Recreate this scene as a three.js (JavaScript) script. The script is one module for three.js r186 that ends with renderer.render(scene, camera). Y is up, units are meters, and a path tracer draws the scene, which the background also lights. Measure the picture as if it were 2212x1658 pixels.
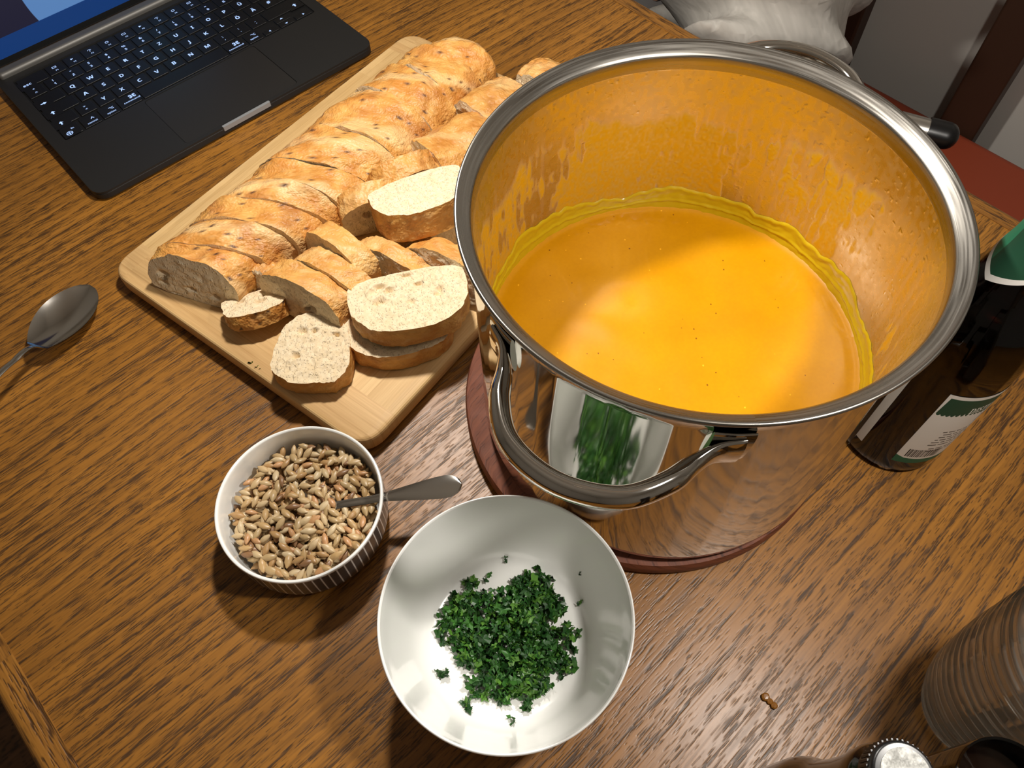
import * as THREE from 'three';
import { mergeGeometries, mergeVertices, toCreasedNormals } from 'three/addons/utils/BufferGeometryUtils.js';
import { RoundedBoxGeometry } from 'three/addons/geometries/RoundedBoxGeometry.js';
import { ImprovedNoise } from 'three/addons/math/ImprovedNoise.js';
import { MarchingCubes } from 'three/addons/objects/MarchingCubes.js';

// ---------------------------------------------------------------- camera, light, exposure
// World: metres, y up, floor at y = 0, table top at y = T. The x and z origin lies under the camera.
const T = 0.75;
const scene = new THREE.Scene();
scene.background = new THREE.Color(0x050505);
const camera = new THREE.PerspectiveCamera(52.376, 2212 / 1658, 0.02, 30);
camera.position.set(0, T + 0.5021, 0);
camera.up.set(0.03277, 0.51706, -0.85532);
camera.lookAt(0, T + 0.5021 - 0.855778, -0.517343);
scene.add(camera);
const renderer = new THREE.WebGLRenderer({ antialias: true });
renderer.toneMapping = THREE.LinearToneMapping;
renderer.toneMappingExposure = 0.125;
renderer.shadowMap.enabled = true;
const LAMP_COLOUR = new THREE.Color().setRGB(1.0, 0.945, 0.87);
const LAMP_POWER = 5.0;                                // candela of each small bulb of the pendant
const TURN = 0.72805;                                  // the table's turn: local x runs across the table, local z along it

// ---------------------------------------------------------------- helpers
let seed = 7;
const rnd = () => { seed |= 0; seed = seed + 0x6D2B79F5 | 0; let t = Math.imul(seed ^ seed >>> 15, 1 | seed); t = t + Math.imul(t ^ t >>> 7, 61 | t) ^ t; return ((t ^ t >>> 14) >>> 0) / 4294967296; };
const rr = (a, b) => a + (b - a) * rnd();
const PN = new ImprovedNoise();
const pn = (x, y, z = 0) => PN.noise(x, y, z);
const fbm = (x, y, z = 0, o = 3) => { let s = 0, a = 0.5; for (let i = 0; i < o; i++) { s += a * PN.noise(x, y, z); x *= 2.03; y *= 2.03; z *= 2.03; a *= 0.5; } return s; };
const hash = (i, j) => { let h = Math.imul(i, 374761393) + Math.imul(j, 668265263) | 0; h = Math.imul(h ^ h >>> 13, 1274126177); return ((h ^ h >>> 16) >>> 0) / 4294967296; };
const vn = (x, y) => { const i = Math.floor(x), j = Math.floor(y); let u = x - i, v = y - j; u = u * u * (3 - 2 * u); v = v * v * (3 - 2 * v); return (hash(i, j) * (1 - u) + hash(i + 1, j) * u) * (1 - v) + (hash(i, j + 1) * (1 - u) + hash(i + 1, j + 1) * u) * v; };
const clamp = (x, a = 0, b = 1) => Math.min(b, Math.max(a, x));
const sst = (a, b, x) => { const t = clamp((x - a) / (b - a)); return t * t * (3 - 2 * t); };
const mix = (a, b, t) => a + (b - a) * t;
const mix3 = (a, b, t) => [mix(a[0], b[0], t), mix(a[1], b[1], t), mix(a[2], b[2], t)];
const V = (x, y, z) => new THREE.Vector3(x, y, z);

const used = new Map();
function numbered(name) { const k = used.get(name) || 0; used.set(name, k + 1); return k ? `${name}_${String(k).padStart(3, '0')}` : name; }
function shadows(o) { o.traverse(m => { if (m.isMesh) { m.castShadow = true; m.receiveShadow = true; } }); return o; }
function part(name, geometry, material, parent) { const m = new THREE.Mesh(geometry, material); m.name = name; m.castShadow = m.receiveShadow = true; parent.add(m); return m; }
function tag(o, label, category, group) { o.userData.label = label; o.userData.category = category; if (group) o.userData.group = group; return o; }
function thing(name, label, category, [x, y, z] = [0, 0, 0], turn = 0, group) {
  const o = new THREE.Group(); o.name = numbered(name); o.position.set(x, y, z); o.rotation.y = turn; scene.add(o); return tag(o, label, category, group);
}
function single(name, geometry, material, label, category, group) { const m = part(numbered(name), geometry, material, scene); return tag(m, label, category, group); }
function struct(name, geometry, material) { const m = part(name, geometry, material, scene); m.userData.kind = 'structure'; return m; }
const box = (w, h, d, x = 0, y = 0, z = 0) => new THREE.BoxGeometry(w, h, d).translate(x, y, z);
const rbox = (w, h, d, r, x = 0, y = 0, z = 0, s = 3) => new RoundedBoxGeometry(w, h, d, s, r).translate(x, y, z);
const lathe = (pts, n = 96) => new THREE.LatheGeometry(pts.map(p => new THREE.Vector2(p[0], p[1])), n);
function curveLathe(ctrl, n = 96, m = 60) { return lathe(new THREE.SplineCurve(ctrl.map(p => new THREE.Vector2(p[0], p[1]))).getPoints(m).map(p => [Math.max(0, p.x), p.y]), n); }
const flat = geos => mergeGeometries(geos.map(g => { const h = g.index ? g.toNonIndexed() : g; for (const k of Object.keys(h.attributes)) if (!['position', 'normal', 'uv'].includes(k)) h.deleteAttribute(k); return h; }));
function grid(nu, nv, fn, closeU = false) {               // parametric surface, fn(u, v) -> [x, y, z]
  const pos = [], uv = [], idx = [];
  for (let j = 0; j <= nv; j++) for (let i = 0; i <= nu; i++) { const p = fn(i / nu, j / nv); pos.push(...p); uv.push(i / nu, j / nv); }
  for (let j = 0; j < nv; j++) for (let i = 0; i < nu; i++) { const a = j * (nu + 1) + i, b = a + 1, c = a + nu + 1, d = c + 1; idx.push(a, b, d, a, d, c); }
  const g = new THREE.BufferGeometry(); g.setAttribute('position', new THREE.Float32BufferAttribute(pos, 3)); g.setAttribute('uv', new THREE.Float32BufferAttribute(uv, 2)); g.setIndex(idx); g.computeVertexNormals();
  if (closeU) { const n = g.attributes.normal; for (let j = 0; j <= nv; j++) { const a = j * (nu + 1), b = a + nu; const x = n.getX(a) + n.getX(b), y = n.getY(a) + n.getY(b), z = n.getZ(a) + n.getZ(b), l = Math.hypot(x, y, z) || 1; n.setXYZ(a, x / l, y / l, z / l); n.setXYZ(b, x / l, y / l, z / l); } }
  return g;
}
function paint(g, fn) { const p = g.attributes.position, c = []; for (let i = 0; i < p.count; i++) c.push(...fn(p.getX(i), p.getY(i), p.getZ(i), i)); g.setAttribute('color', new THREE.Float32BufferAttribute(c, 3)); return g; }
function sweep(points, section, nSeg = 60, frameUp = V(0, 1, 0), closed = false) {   // section(t) -> [[a, b], ...] in (side, up)
  const curve = new THREE.CatmullRomCurve3(points, closed, 'centripetal'); const rings = [];
  for (let i = 0; i <= nSeg; i++) {
    const t = i / nSeg, p = curve.getPointAt(t), tan = curve.getTangentAt(t), side = V(0, 0, 0).crossVectors(tan, frameUp).normalize(), up = V(0, 0, 0).crossVectors(side, tan).normalize();
    rings.push(section(t).map(([a, b]) => [p.x + side.x * a + up.x * b, p.y + side.y * a + up.y * b, p.z + side.z * a + up.z * b]));
  }
  const n = rings[0].length;
  const g = grid(n, nSeg, (u, v) => rings[Math.round(v * nSeg)][Math.round(u * n) % n], true);
  const caps = [];
  for (const [r, flip] of [[rings[0], true], [rings[nSeg], false]]) {
    const c = [0, 1, 2].map(k => r.reduce((s, q) => s + q[k], 0) / n), pos = [];
    for (let i = 0; i < n; i++) { const a = r[i], b = r[(i + 1) % n]; pos.push(...c, ...(flip ? b : a), ...(flip ? a : b)); }
    const cg = new THREE.BufferGeometry(); cg.setAttribute('position', new THREE.Float32BufferAttribute(pos, 3)); cg.setAttribute('uv', new THREE.Float32BufferAttribute(new Array(n * 6).fill(0), 2)); cg.computeVertexNormals(); caps.push(cg);
  }
  return flat([g, ...caps]);
}
const ellipse = (a, b, n = 20) => Array.from({ length: n }, (_, i) => [a * Math.cos(i / n * 2 * Math.PI), b * Math.sin(i / n * 2 * Math.PI)]);
function dataTex(w, h, fn, srgb = true, wrap = THREE.RepeatWrapping) {
  const d = new Uint8Array(w * h * 4);
  for (let j = 0; j < h; j++) for (let i = 0; i < w; i++) { const c = fn(i / w, j / h, i, j), k = (j * w + i) * 4; d[k] = clamp(c[0], 0, 255); d[k + 1] = clamp(c[1], 0, 255); d[k + 2] = clamp(c[2], 0, 255); d[k + 3] = 255; }
  const t = new THREE.DataTexture(d, w, h); t.wrapS = t.wrapT = wrap; t.magFilter = THREE.LinearFilter; t.minFilter = THREE.LinearMipmapLinearFilter; t.generateMipmaps = true; if (srgb) t.colorSpace = THREE.SRGBColorSpace; t.needsUpdate = true; return t;
}
function canvasTex(w, h, draw) { const c = document.createElement('canvas'); c.width = w; c.height = h; draw(c.getContext('2d'), w, h); const t = new THREE.CanvasTexture(c); t.colorSpace = THREE.SRGBColorSpace; return t; }
const std = (o) => new THREE.MeshStandardMaterial(o);
const phys = (o) => new THREE.MeshPhysicalMaterial(o);
const lin = (r, g, b) => new THREE.Color().setRGB(r, g, b);
function sdfMesh(sdf, c, half, res, maxPoly = 60000) {     // mesh of sdf = 0 in the cube of half size `half` around c
  const mc = new MarchingCubes(res, new THREE.MeshBasicMaterial(), false, false, maxPoly); mc.isolation = 0;
  for (let k = 0; k < res; k++) for (let j = 0; j < res; j++) for (let i = 0; i < res; i++) mc.field[i + j * res + k * res * res] = -sdf(c[0] + (i - res / 2) / (res / 2) * half, c[1] + (j - res / 2) / (res / 2) * half, c[2] + (k - res / 2) / (res / 2) * half);
  mc.update(); const n = mc.count; let g = new THREE.BufferGeometry();
  g.setAttribute('position', new THREE.Float32BufferAttribute(mc.positionArray.slice(0, n * 3), 3)); g = mergeVertices(g, 1e-5);
  g.scale(half, half, half).translate(...c); g.computeVertexNormals();
  const p = g.attributes.position, uv = []; for (let i = 0; i < p.count; i++) uv.push(p.getX(i) * 4, p.getY(i) * 4 + p.getZ(i) * 4); g.setAttribute('uv', new THREE.Float32BufferAttribute(uv, 2));
  return g;
}
const smin = (a, b, k) => { const h = clamp(0.5 + 0.5 * (b - a) / k); return mix(b, a, h) - k * h * (1 - h); };
function cap(x, y, z, a, b, ra, rb) { const bx = b[0] - a[0], by = b[1] - a[1], bz = b[2] - a[2], px = x - a[0], py = y - a[1], pz = z - a[2]; const t = clamp((px * bx + py * by + pz * bz) / (bx * bx + by * by + bz * bz)); return Math.hypot(px - bx * t, py - by * t, pz - bz * t) - mix(ra, rb, t); }

// ---------------------------------------------------------------- surface materials
function oakTexture(w, h, su, sv, opt) {                  // su, sv: metres covered along and across the grain
  const { light, mid, dark, ring = 55, off = 0, poreAmount = 1 } = opt; const bump = new Uint8Array(w * h);
  const map = dataTex(w, h, (u, v, i, j) => {
    const s = u * su + off, t = v * sv + off;
    const wv = t + 0.016 * pn(s * 2.1, t * 3.2, 1.5) + 0.005 * pn(s * 6, t * 14, 4.2);
    const r = wv * ring + 1.5 * pn(s * 3.0, t * 5.5, 9.1), ph = r - Math.floor(r);
    const early = Math.exp(-ph * 2.6) * sst(0, 0.06, ph);
    const q = 0.55 * pn(s * 14, t * 9, 2.2) * 0.004;                      // fibres wander a little
    const row = Math.floor((t + q) * 1700), pore = vn((s + 0.5) * 120 + 31.7 * row, (t + q) * 1700), pore2 = vn((s + 0.9) * 85, (t + q) * 950 + 40), hair = vn(s * 28 + 5, (t + q) * 1250);
    const density = poreAmount * (0.20 + 0.42 * early + 0.22 * (vn(s * 16, t * 50) - 0.3));
    let p = sst(1 - density, 1 - density + 0.25, pore) * 0.9 + sst(1 - density * 0.75, 1 - density * 0.75 + 0.25, pore2) * 0.6 + 0.26 * sst(0.55, 0.86, hair); p = clamp(p);
    const fibre = vn(s * 40, (t + q) * 800) - 0.5, patch = pn(s * 7, t * 22, 7.7), large = pn(s * 2.2, t * 2.6, 3.3);
    let c = mix3(mid, light, clamp(0.45 + 0.4 * (ph - 0.5) + 0.4 * patch + 0.3 * large + 0.45 * fibre));
    c = mix3(c, dark, p * 0.88);
    bump[j * w + i] = clamp(200 - 150 * p + 24 * fibre, 0, 255);
    return c;
  });
  const bt = dataTex(w, h, (u, v, i, j) => { const b = bump[j * w + i]; return [b, b, b]; }, false);
  const rt = dataTex(w >> 1, h >> 1, (u, v, i, j) => { const b = bump[(j * 2) * w + i * 2], k = 158 - 0.24 * b + 34 * vn(u * 9, v * 9); return [k, k, k]; }, false);
  return { map, bumpMap: bt, roughnessMap: rt };
}
const oak = oakTexture(1536, 2048, 0.80, 0.80, { light: [172, 116, 44], mid: [134, 88, 31], dark: [60, 38, 16], ring: 85 });
for (const t of Object.values(oak)) { t.wrapS = t.wrapT = THREE.MirroredRepeatWrapping; }
const M = {};
M.oak = std({ ...oak, bumpScale: 0.00022, roughness: 0.8, metalness: 0 });
const edgeTex = oakTexture(1024, 128, 0.80, 0.05, { light: [164, 112, 46], mid: [132, 86, 33], dark: [56, 34, 15], ring: 120, off: 3.1, poreAmount: 0.9 });
M.edge = std({ ...edgeTex, bumpScale: 0.0004, roughness: 0.8 });
M.darkWood = std({ color: 0x3a2213, roughness: 0.55 });
M.wall = std({ color: 0xcfcac2, roughness: 0.95 });
M.ceiling = std({ color: 0xe2ded6, roughness: 0.95 });
const floorTex = oakTexture(512, 512, 1.0, 1.0, { light: [120, 84, 52], mid: [98, 66, 40], dark: [60, 40, 24], ring: 20, off: 7 });
M.floor = std({ map: floorTex.map, roughness: 0.6 });
M.mirror = std({ color: 0xd9d6d0, metalness: 1, roughness: 0.07 });
M.brushed = std({ color: 0xcbc8c2, metalness: 1, roughness: 0.3, bumpScale: 0.00006 });
M.cutlery = std({ color: 0xd6d2cb, metalness: 1, roughness: 0.13 });
M.white = phys({ color: 0xf6f6f2, roughness: 0.18, clearcoat: 0.6, clearcoatRoughness: 0.06 });
M.black = std({ color: 0x0c0c0d, roughness: 0.35 });
M.glass = phys({ color: 0xffffff, roughness: 0.02, transmission: 1, thickness: 0.004, ior: 1.5 });

// ---------------------------------------------------------------- the room
const frame = (g) => g.rotateY(TURN);                      // from table axes (across, up, along) to the world
{
  const n0 = -1.9, n1 = 1.17, z0 = -1.9, z1 = 1.7, H = 2.45, w = 0.1, cx = (n0 + n1) / 2, cz = (z0 + z1) / 2, lx = n1 - n0, lz = z1 - z0;
  const uvScale = (g, k) => { const u = g.attributes.uv; for (let i = 0; i < u.count; i++) u.setXY(i, u.getX(i) * k, u.getY(i) * k); return g; };
  struct('floor', frame(uvScale(box(lx + 2 * w, w, lz + 2 * w, cx, -w / 2, cz), 3)), M.floor);
  struct('ceiling', frame(box(lx + 2 * w, w, lz + 2 * w, cx, H + w / 2, cz)), M.ceiling);
  struct('wall_far', frame(box(w, H, lz + 2 * w, n1 + w / 2, H / 2, cz)), M.wall);
  struct('wall_near', frame(box(w, H, lz + 2 * w, n0 - w / 2, H / 2, cz)), M.wall);
  struct('wall_left', frame(box(lx, H, w, cx, H / 2, z0 - w / 2)), M.wall);
  struct('wall_right', frame(box(lx, H, w, cx, H / 2, z1 + w / 2)), M.wall);
}

// ---------------------------------------------------------------- the table (80 cm wide, grain running across)
{
  const t = thing('dining_table', 'dark oak dining table with open pored grain under all the dishes', 'table', [0, 0, 0], TURN);
  const a0 = -0.18, a1 = 0.627, z0 = -1.05, z1 = 0.5, e = 0.02, th = 0.028;
  const top = new THREE.BoxGeometry(a1 - a0 - 2 * e, th, z1 - z0 - 2 * e).translate((a0 + a1) / 2, T - th / 2, (z0 + z1) / 2);
  { const p = top.attributes.position, u = top.attributes.uv; for (let i = 0; i < p.count; i++) u.setXY(i, (p.getX(i) + 0.19) / 0.8, (p.getZ(i) + 1.1) / 0.8); }
  part('tabletop', top, M.oak, t);
  const band = (len, x, z, turn) => {                     // rounded solid edge band
    const s = new THREE.Shape(); const y0 = -0.036, y1 = 0.0006, r = 0.009;
    s.moveTo(0, y0); s.lineTo(0, y1); s.lineTo(e - r, y1); s.quadraticCurveTo(e, y1, e, y1 - r); s.lineTo(e, y0 + r); s.quadraticCurveTo(e, y0, e - r, y0); s.closePath();
    const g = new THREE.ExtrudeGeometry(s, { depth: len, bevelEnabled: false, curveSegments: 8 }); const u = g.attributes.uv, p = g.attributes.position;
    for (let i = 0; i < p.count; i++) u.setXY(i, p.getZ(i) / 0.8, (p.getX(i) + p.getY(i)) / 0.05);
    return g.translate(0, 0, -len / 2).rotateY(turn).translate(x, T, z);
  };
  part('edge_band', band(z1 - z0, a1 - e, (z0 + z1) / 2, 0), M.edge, t);
  part('edge_band', band(z1 - z0, a0 + e, (z0 + z1) / 2, Math.PI), M.edge, t);
  part('edge_band', band(a1 - a0 - 2 * e, (a0 + a1) / 2, z1 - e, -Math.PI / 2), M.edge, t);
  part('edge_band', band(a1 - a0 - 2 * e, (a0 + a1) / 2, z0 + e, Math.PI / 2), M.edge, t);
  for (const x of [a0 + 0.09, a1 - 0.09]) part('apron', box(0.022, 0.08, z1 - z0 - 0.3, x, T - th - 0.04, (z0 + z1) / 2), M.darkWood, t);
  for (const z of [z0 + 0.1, z1 - 0.1]) part('apron', box(a1 - a0 - 0.24, 0.08, 0.022, (a0 + a1) / 2, T - th - 0.04, z), M.darkWood, t);
  for (const x of [a0 + 0.09, a1 - 0.09]) for (const z of [z0 + 0.1, z1 - 0.1]) part('leg', rbox(0.07, T - th, 0.07, 0.006, x, (T - th) / 2, z), M.darkWood, t);
}

// ---------------------------------------------------------------- the pendant lamp with its two small bulbs
{
  const L = thing('pendant_lamp', 'slim pendant bar with two small bulbs hanging over the table', 'lamp', [0, 0, 0], TURN);
  const x = 0.26, y = T + 0.47;
  part('bar', rbox(0.022, 0.018, 0.72, 0.006, x, y + 0.055, -0.16), M.brushed, L);
  for (const z of [-0.36, 0.04]) part('cable', new THREE.CylinderGeometry(0.0015, 0.0015, 2.45 - y - 0.06, 8).translate(x, (2.45 + y + 0.06) / 2, z), M.black, L);
  part('canopy', new THREE.CylinderGeometry(0.05, 0.05, 0.025, 32).translate(x, 2.437, -0.16), M.brushed, L);
  const glow = std({ color: 0xffffff, emissive: LAMP_COLOUR, emissiveIntensity: 120, roughness: 0.4 });
  for (const [z, power] of [[-0.398, 1.3], [0.08, 0.88]]) {
    const s = part('socket', new THREE.CylinderGeometry(0.012, 0.009, 0.034, 24).translate(x, y + 0.03, z), M.brushed, L);
    part('bulb', new THREE.SphereGeometry(0.0095, 24, 16).translate(x, y, z), glow, s);
    const p = new THREE.PointLight(LAMP_COLOUR, LAMP_POWER * power, 0, 2); p.position.set(x, y, z); p.castShadow = true; p.shadow.mapSize.set(1024, 1024); p.shadow.bias = -0.0005; L.add(p);
    p.name = 'bulb_light';
  }
}

// ---------------------------------------------------------------- bench and person on the far side
M.redSeat = std({ color: 0xa8482a, roughness: 0.62 });
{
  const b = thing('bench', 'dark wooden bench with rust red seat and upright back posts by the wall', 'bench', [0, 0, 0], TURN);
  const z0 = -1.3, z1 = 0.55, zc = (z0 + z1) / 2, lz = z1 - z0;
  part('seat', rbox(0.40, 0.055, lz, 0.022, 0.905, T - 0.328, zc, 5), M.redSeat, b);
  part('seat_frame', box(0.36, 0.05, lz - 0.04, 0.905, T - 0.38, zc), M.darkWood, b);
  for (const z of [0.40, 0.09, -0.228, -0.455, -0.77, -1.09]) part('post', rbox(0.032, 0.62, 0.056, 0.004, 1.116, T - 0.06, z), M.darkWood, b);
  part('top_rail', rbox(0.034, 0.07, lz, 0.006, 1.116, T + 0.28, zc), M.darkWood, b);
  for (const z of [z0 + 0.08, zc, z1 - 0.08]) for (const x of [0.755, 1.06]) part('leg', rbox(0.05, T - 0.40, 0.05, 0.004, x, (T - 0.40) / 2, z), M.darkWood, b);
}
{
  const who = thing('person', 'person in light grey sweatshirt leaning an elbow at the far table edge', 'person', [0, 0, 0], TURN);
  const shirt = (x, y, z) => {
    y -= T;
    let d = cap(x, y, z, [0.955, -0.16, -0.57], [0.95, 0.24, -0.57], 0.135, 0.125);
    d = smin(d, cap(x, y, z, [0.95, 0.27, -0.44], [0.95, 0.27, -0.70], 0.07, 0.07), 0.08);
    d = smin(d, cap(x, y, z, [0.95, 0.24, -0.48], [0.742, -0.004, -0.400], 0.10, 0.090), 0.05);
    d = smin(d, cap(x, y, z, [0.742, -0.01, -0.400], [0.97, -0.11, -0.51], 0.085, 0.05), 0.03);
    d = smin(d, cap(x, y, z, [0.95, 0.25, -0.71], [0.82, 0.0, -0.80], 0.085, 0.07), 0.04);
    d = smin(d, cap(x, y, z, [0.82, 0.0, -0.80], [0.97, -0.11, -0.65], 0.06, 0.045), 0.03);
    const k = (x * 0.9 - z * 0.5 + y * 1.1), f = Math.sin(k * 95 + 3.2 * pn(x * 9, y * 9, z * 9)) * 0.010 + Math.sin(k * 48 + x * 40 + 2.5 * pn(x * 6, y * 6, z * 6 + 4)) * 0.016 + 0.012 * pn(x * 14, y * 14, z * 14);
    return (d + f) * 0.8;
  };
  const knit = dataTex(256, 256, (u, v) => { const k = 214 + 16 * (vn(u * 128, v * 64) - 0.5) + 22 * (vn(u * 40, v * 18) - 0.5); return [k, k - 2, k - 6]; });
  part('sweatshirt', sdfMesh(shirt, [0.86, T + 0.06, -0.57], 0.36, 96, 160000), std({ color: 0xd2cfca, map: knit, bumpMap: knit, bumpScale: 0.0012, roughness: 0.95 }), who);
  const legs = (x, y, z) => { y -= T; let d = 9; for (const s of [-1, 1]) { const h = -0.56 + s * 0.09, k = -0.56 + s * 0.12; d = smin(d, cap(x, y, z, [0.95, -0.205, h], [0.56, -0.235, k], 0.085, 0.062), 0.03); d = smin(d, cap(x, y, z, [0.56, -0.235, k], [0.62, -0.68, k], 0.06, 0.045), 0.03); d = smin(d, cap(x, y, z, [0.63, -0.71, k], [0.48, -0.72, k], 0.038, 0.03), 0.03); } return d; };
  part('trousers', sdfMesh(legs, [0.70, T - 0.42, -0.56], 0.36, 56), std({ color: 0x6f6d6c, roughness: 0.95 }), who);
  const skin = std({ color: 0xc99a80, roughness: 0.6 });
  const head = (x, y, z) => {
    y -= T; x -= 0.07; let d = Math.hypot((x - 0.83) / 1.1, (y - 0.53) / 1.25, (z + 0.56) / 0.92) - 0.085; d = smin(d, cap(x, y, z, [0.87, 0.30, -0.56], [0.85, 0.46, -0.56], 0.055, 0.05), 0.03);
    d = smin(d, cap(x, y, z, [0.745, 0.55, -0.56], [0.728, 0.51, -0.56], 0.012, 0.016), 0.012);
    for (const s of [-1, 1]) { d = smin(d, cap(x, y, z, [0.85, 0.55, -0.56 + s * 0.08], [0.85, 0.51, -0.56 + s * 0.082], 0.014, 0.012), 0.006); d = Math.max(d, -(Math.hypot(x - 0.742, y - 0.555, z + 0.56 + s * 0.032) - 0.012)); }
    return Math.max(d, -(Math.hypot((x - 0.737) * 1.2, (y - 0.472) * 4, (z + 0.56)) - 0.026));
  };
  const handy = (x, y, z) => { y -= T; y += 0.16; let d = 9; for (const [wx, wz, s] of [[0.99, -0.52, -1], [0.99, -0.64, 1]]) { d = Math.min(d, cap(x, y, z, [wx, 0.05, wz], [wx - 0.06, 0.03, wz + s * 0.03], 0.03, 0.034)); for (let k = 0; k < 4; k++) { const o = (k - 1.5) * 0.019, l = [0.06, 0.07, 0.066, 0.05][k]; d = smin(d, cap(x, y, z, [wx - 0.085 + Math.abs(o) * 0.2, 0.028, wz + s * 0.03 + o], [wx - 0.085 - l, 0.014, wz + s * 0.04 + o * 1.2], 0.0095, 0.008), 0.006); } d = smin(d, cap(x, y, z, [wx - 0.03, 0.03, wz - s * 0.02], [wx - 0.085, 0.016, wz - s * 0.045], 0.011, 0.009), 0.008); } return d; };
  part('body', flat([sdfMesh(head, [0.90, T + 0.47, -0.56], 0.21, 64), sdfMesh(handy, [0.92, T - 0.12, -0.58], 0.16, 72)]), skin, who);
  const hair = (x, y, z) => { y -= T; x -= 0.07; const d = Math.hypot((x - 0.845) / 1.1, (y - 0.545) / 1.2, (z + 0.56) / 0.95) - 0.094; return Math.max(d + 0.004 * pn(x * 60, y * 20, z * 60), 0.50 - y + (0.79 - x) * 1.4); };
  part('hair', sdfMesh(hair, [0.92, T + 0.55, -0.56], 0.14, 48), std({ color: 0x3a2618, roughness: 0.7 }), who);
}

// ---------------------------------------------------------------- laptop
{
  const lap = thing('laptop', 'open black laptop with backlit keys and blue screen', 'laptop', [-0.35654, T, -0.5015], 0.71438);
  const W = 0.304, D = 0.215, deck = 0.0105, shell = std({ color: 0x2b2a29, metalness: 0.4, roughness: 0.5 }), keyMat = std({ color: 0x0b0b0c, roughness: 0.5 }), well = std({ color: 0x070708, roughness: 0.6 });
  const rrect = (x0, x1, z0, z1, r) => { const s = new THREE.Shape(); s.moveTo(x0 + r, z0); s.lineTo(x1 - r, z0); s.quadraticCurveTo(x1, z0, x1, z0 + r); s.lineTo(x1, z1 - r); s.quadraticCurveTo(x1, z1, x1 - r, z1); s.lineTo(x0 + r, z1); s.quadraticCurveTo(x0, z1, x0, z1 - r); s.lineTo(x0, z0 + r); s.quadraticCurveTo(x0, z0, x0 + r, z0); return s; };
  const slab = (s, y0, y1, bevel = 0) => new THREE.ExtrudeGeometry(s, { depth: y1 - y0 - 2 * bevel, bevelEnabled: bevel > 0, bevelSize: bevel, bevelThickness: bevel, bevelOffset: -bevel, bevelSegments: 3, curveSegments: 10 }).rotateX(-Math.PI / 2).translate(0, y0 + bevel, 0);
  part('base', slab(rrect(0, W, 0, D, 0.014), 0.002, 0.0086, 0.0012), shell, lap);
  const plate = rrect(0, W, 0, D, 0.014); plate.holes.push(rrect(0.0122, 0.2918, 0.0855, 0.2005, 0.003)); plate.holes.push(rrect(0.0915, 0.2145, 0.004, 0.0835, 0.004)); plate.holes.push(rrect(0.1277, 0.1793, -0.001, 0.0035, 0.001));
  const plate2 = new THREE.Shape(plate.getPoints(10)); plate2.holes = plate.holes.slice(0, 2);
  part('top_case', slab(plate2, 0.0086, deck), shell, lap);
  part('keyboard_well', slab(rrect(0.0122, 0.2918, 0.0855, 0.2005, 0.003), 0.0086, 0.009), well, lap);
  part('trackpad', slab(rrect(0.0919, 0.2141, 0.0044, 0.0831, 0.004), 0.0086, deck - 0.0003), std({ color: 0x2d2b29, metalness: 0.3, roughness: 0.42 }), lap);
  part('lift_notch', slab(rrect(0.1277, 0.1793, -0.0008, 0.0022, 0.001), 0.0062, deck + 0.0002), std({ color: 0x9a9c9e, metalness: 0.3, roughness: 0.4 }), lap);
  for (const [x, z] of [[0.03, 0.03], [0.274, 0.03], [0.03, 0.185], [0.274, 0.185]]) part('foot', new THREE.CylinderGeometry(0.008, 0.008, 0.0021, 20).translate(x, 0.00105, -z), M.black, lap);
  // keys: [centre x, width, row, legend, legend dx, legend dz, bar]
  const rows = [[96, 16.4], [115, 16.4], [134, 16.4], [152.6, 16.4], [171.4, 16.4], [190, 16.4]], keys = [];
  const K = (x0, x1, row, txt, dx = 0, dz = 0, bar = 0, z0, z1) => keys.push({ x0, x1, row, txt, dx, dz, bar, z0, z1 });
  const span = (start, row, list) => [...list].forEach((c, i) => K(start + i * 19 - 8.2, start + i * 19 + 8.2, row, c));
  K(14.3, 41.3, 5, 'esc', -7, -4.5, 1); 'F1 F2 F3 F4 F5 F6 F7 F8 F9 F10 F11 F12'.split(' ').forEach((c, i) => K(52 + i * 19 - 8.2, 52 + i * 19 + 8.2, 5, c)); K(272.8, 289.7, 5, '');
  K(14.3, 31.2, 4, '^°'); ['1!', '2"', '3§', '4$', '5%', '6&', '7/', '8(', '9)', '0=', 'ß?', '´`'].forEach((c, i) => K(42.2 + i * 19 - 8.2, 42.2 + i * 19 + 8.2, 4, c)); K(262, 289.7, 4, '⌫', 6, 0);
  K(14.3, 41.3, 3, '⇥', -7, -4); span(52, 3, 'QWERTZUIOPÜ+');
  K(14.3, 46, 2, '⇪', -9, -4); span(56.8, 2, 'ASDFGHJKLÖÄ#');
  K(271.8, 289.7, 2, '↩', 3, 4, 0, 126, 160.8);
  K(14.3, 36.5, 1, '⇧', -5, -4); K(39, 55.2, 1, '<>'); span(66.2, 1, 'YXCVBNM'); K(190.9, 207.3, 1, ',;'); K(209.9, 226.3, 1, '.:'); K(228.9, 245.3, 1, '-_'); K(248, 289.7, 1, '⇧', 14, -4);
  K(14.3, 31.2, 0, 'fn', -1.5, -2); K(33.8, 50.2, 0, 'control', 1, -1, 2); K(52.8, 69.2, 0, 'option', 1.5, -1, 2); K(71.8, 92.2, 0, 'command', 3, 1, 3); K(94.8, 188, 0, ''); K(190.6, 211, 0, 'command', 0, 0, 3); K(213.6, 230, 0, 'option', 0, 0, 2);
  K(232.6, 249, 0, '◂', 0, 0, 0, 88, 95.4); K(251.6, 268, 0, '▴', 0, 0, 0, 96.4, 104.2); K(251.6, 268, 0, '▾', 0, 0, 0, 88, 95.4); K(270.6, 289.7, 0, '▸', 0, 0, 0, 88, 95.4);
  const N = 10, cell = 96;
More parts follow.
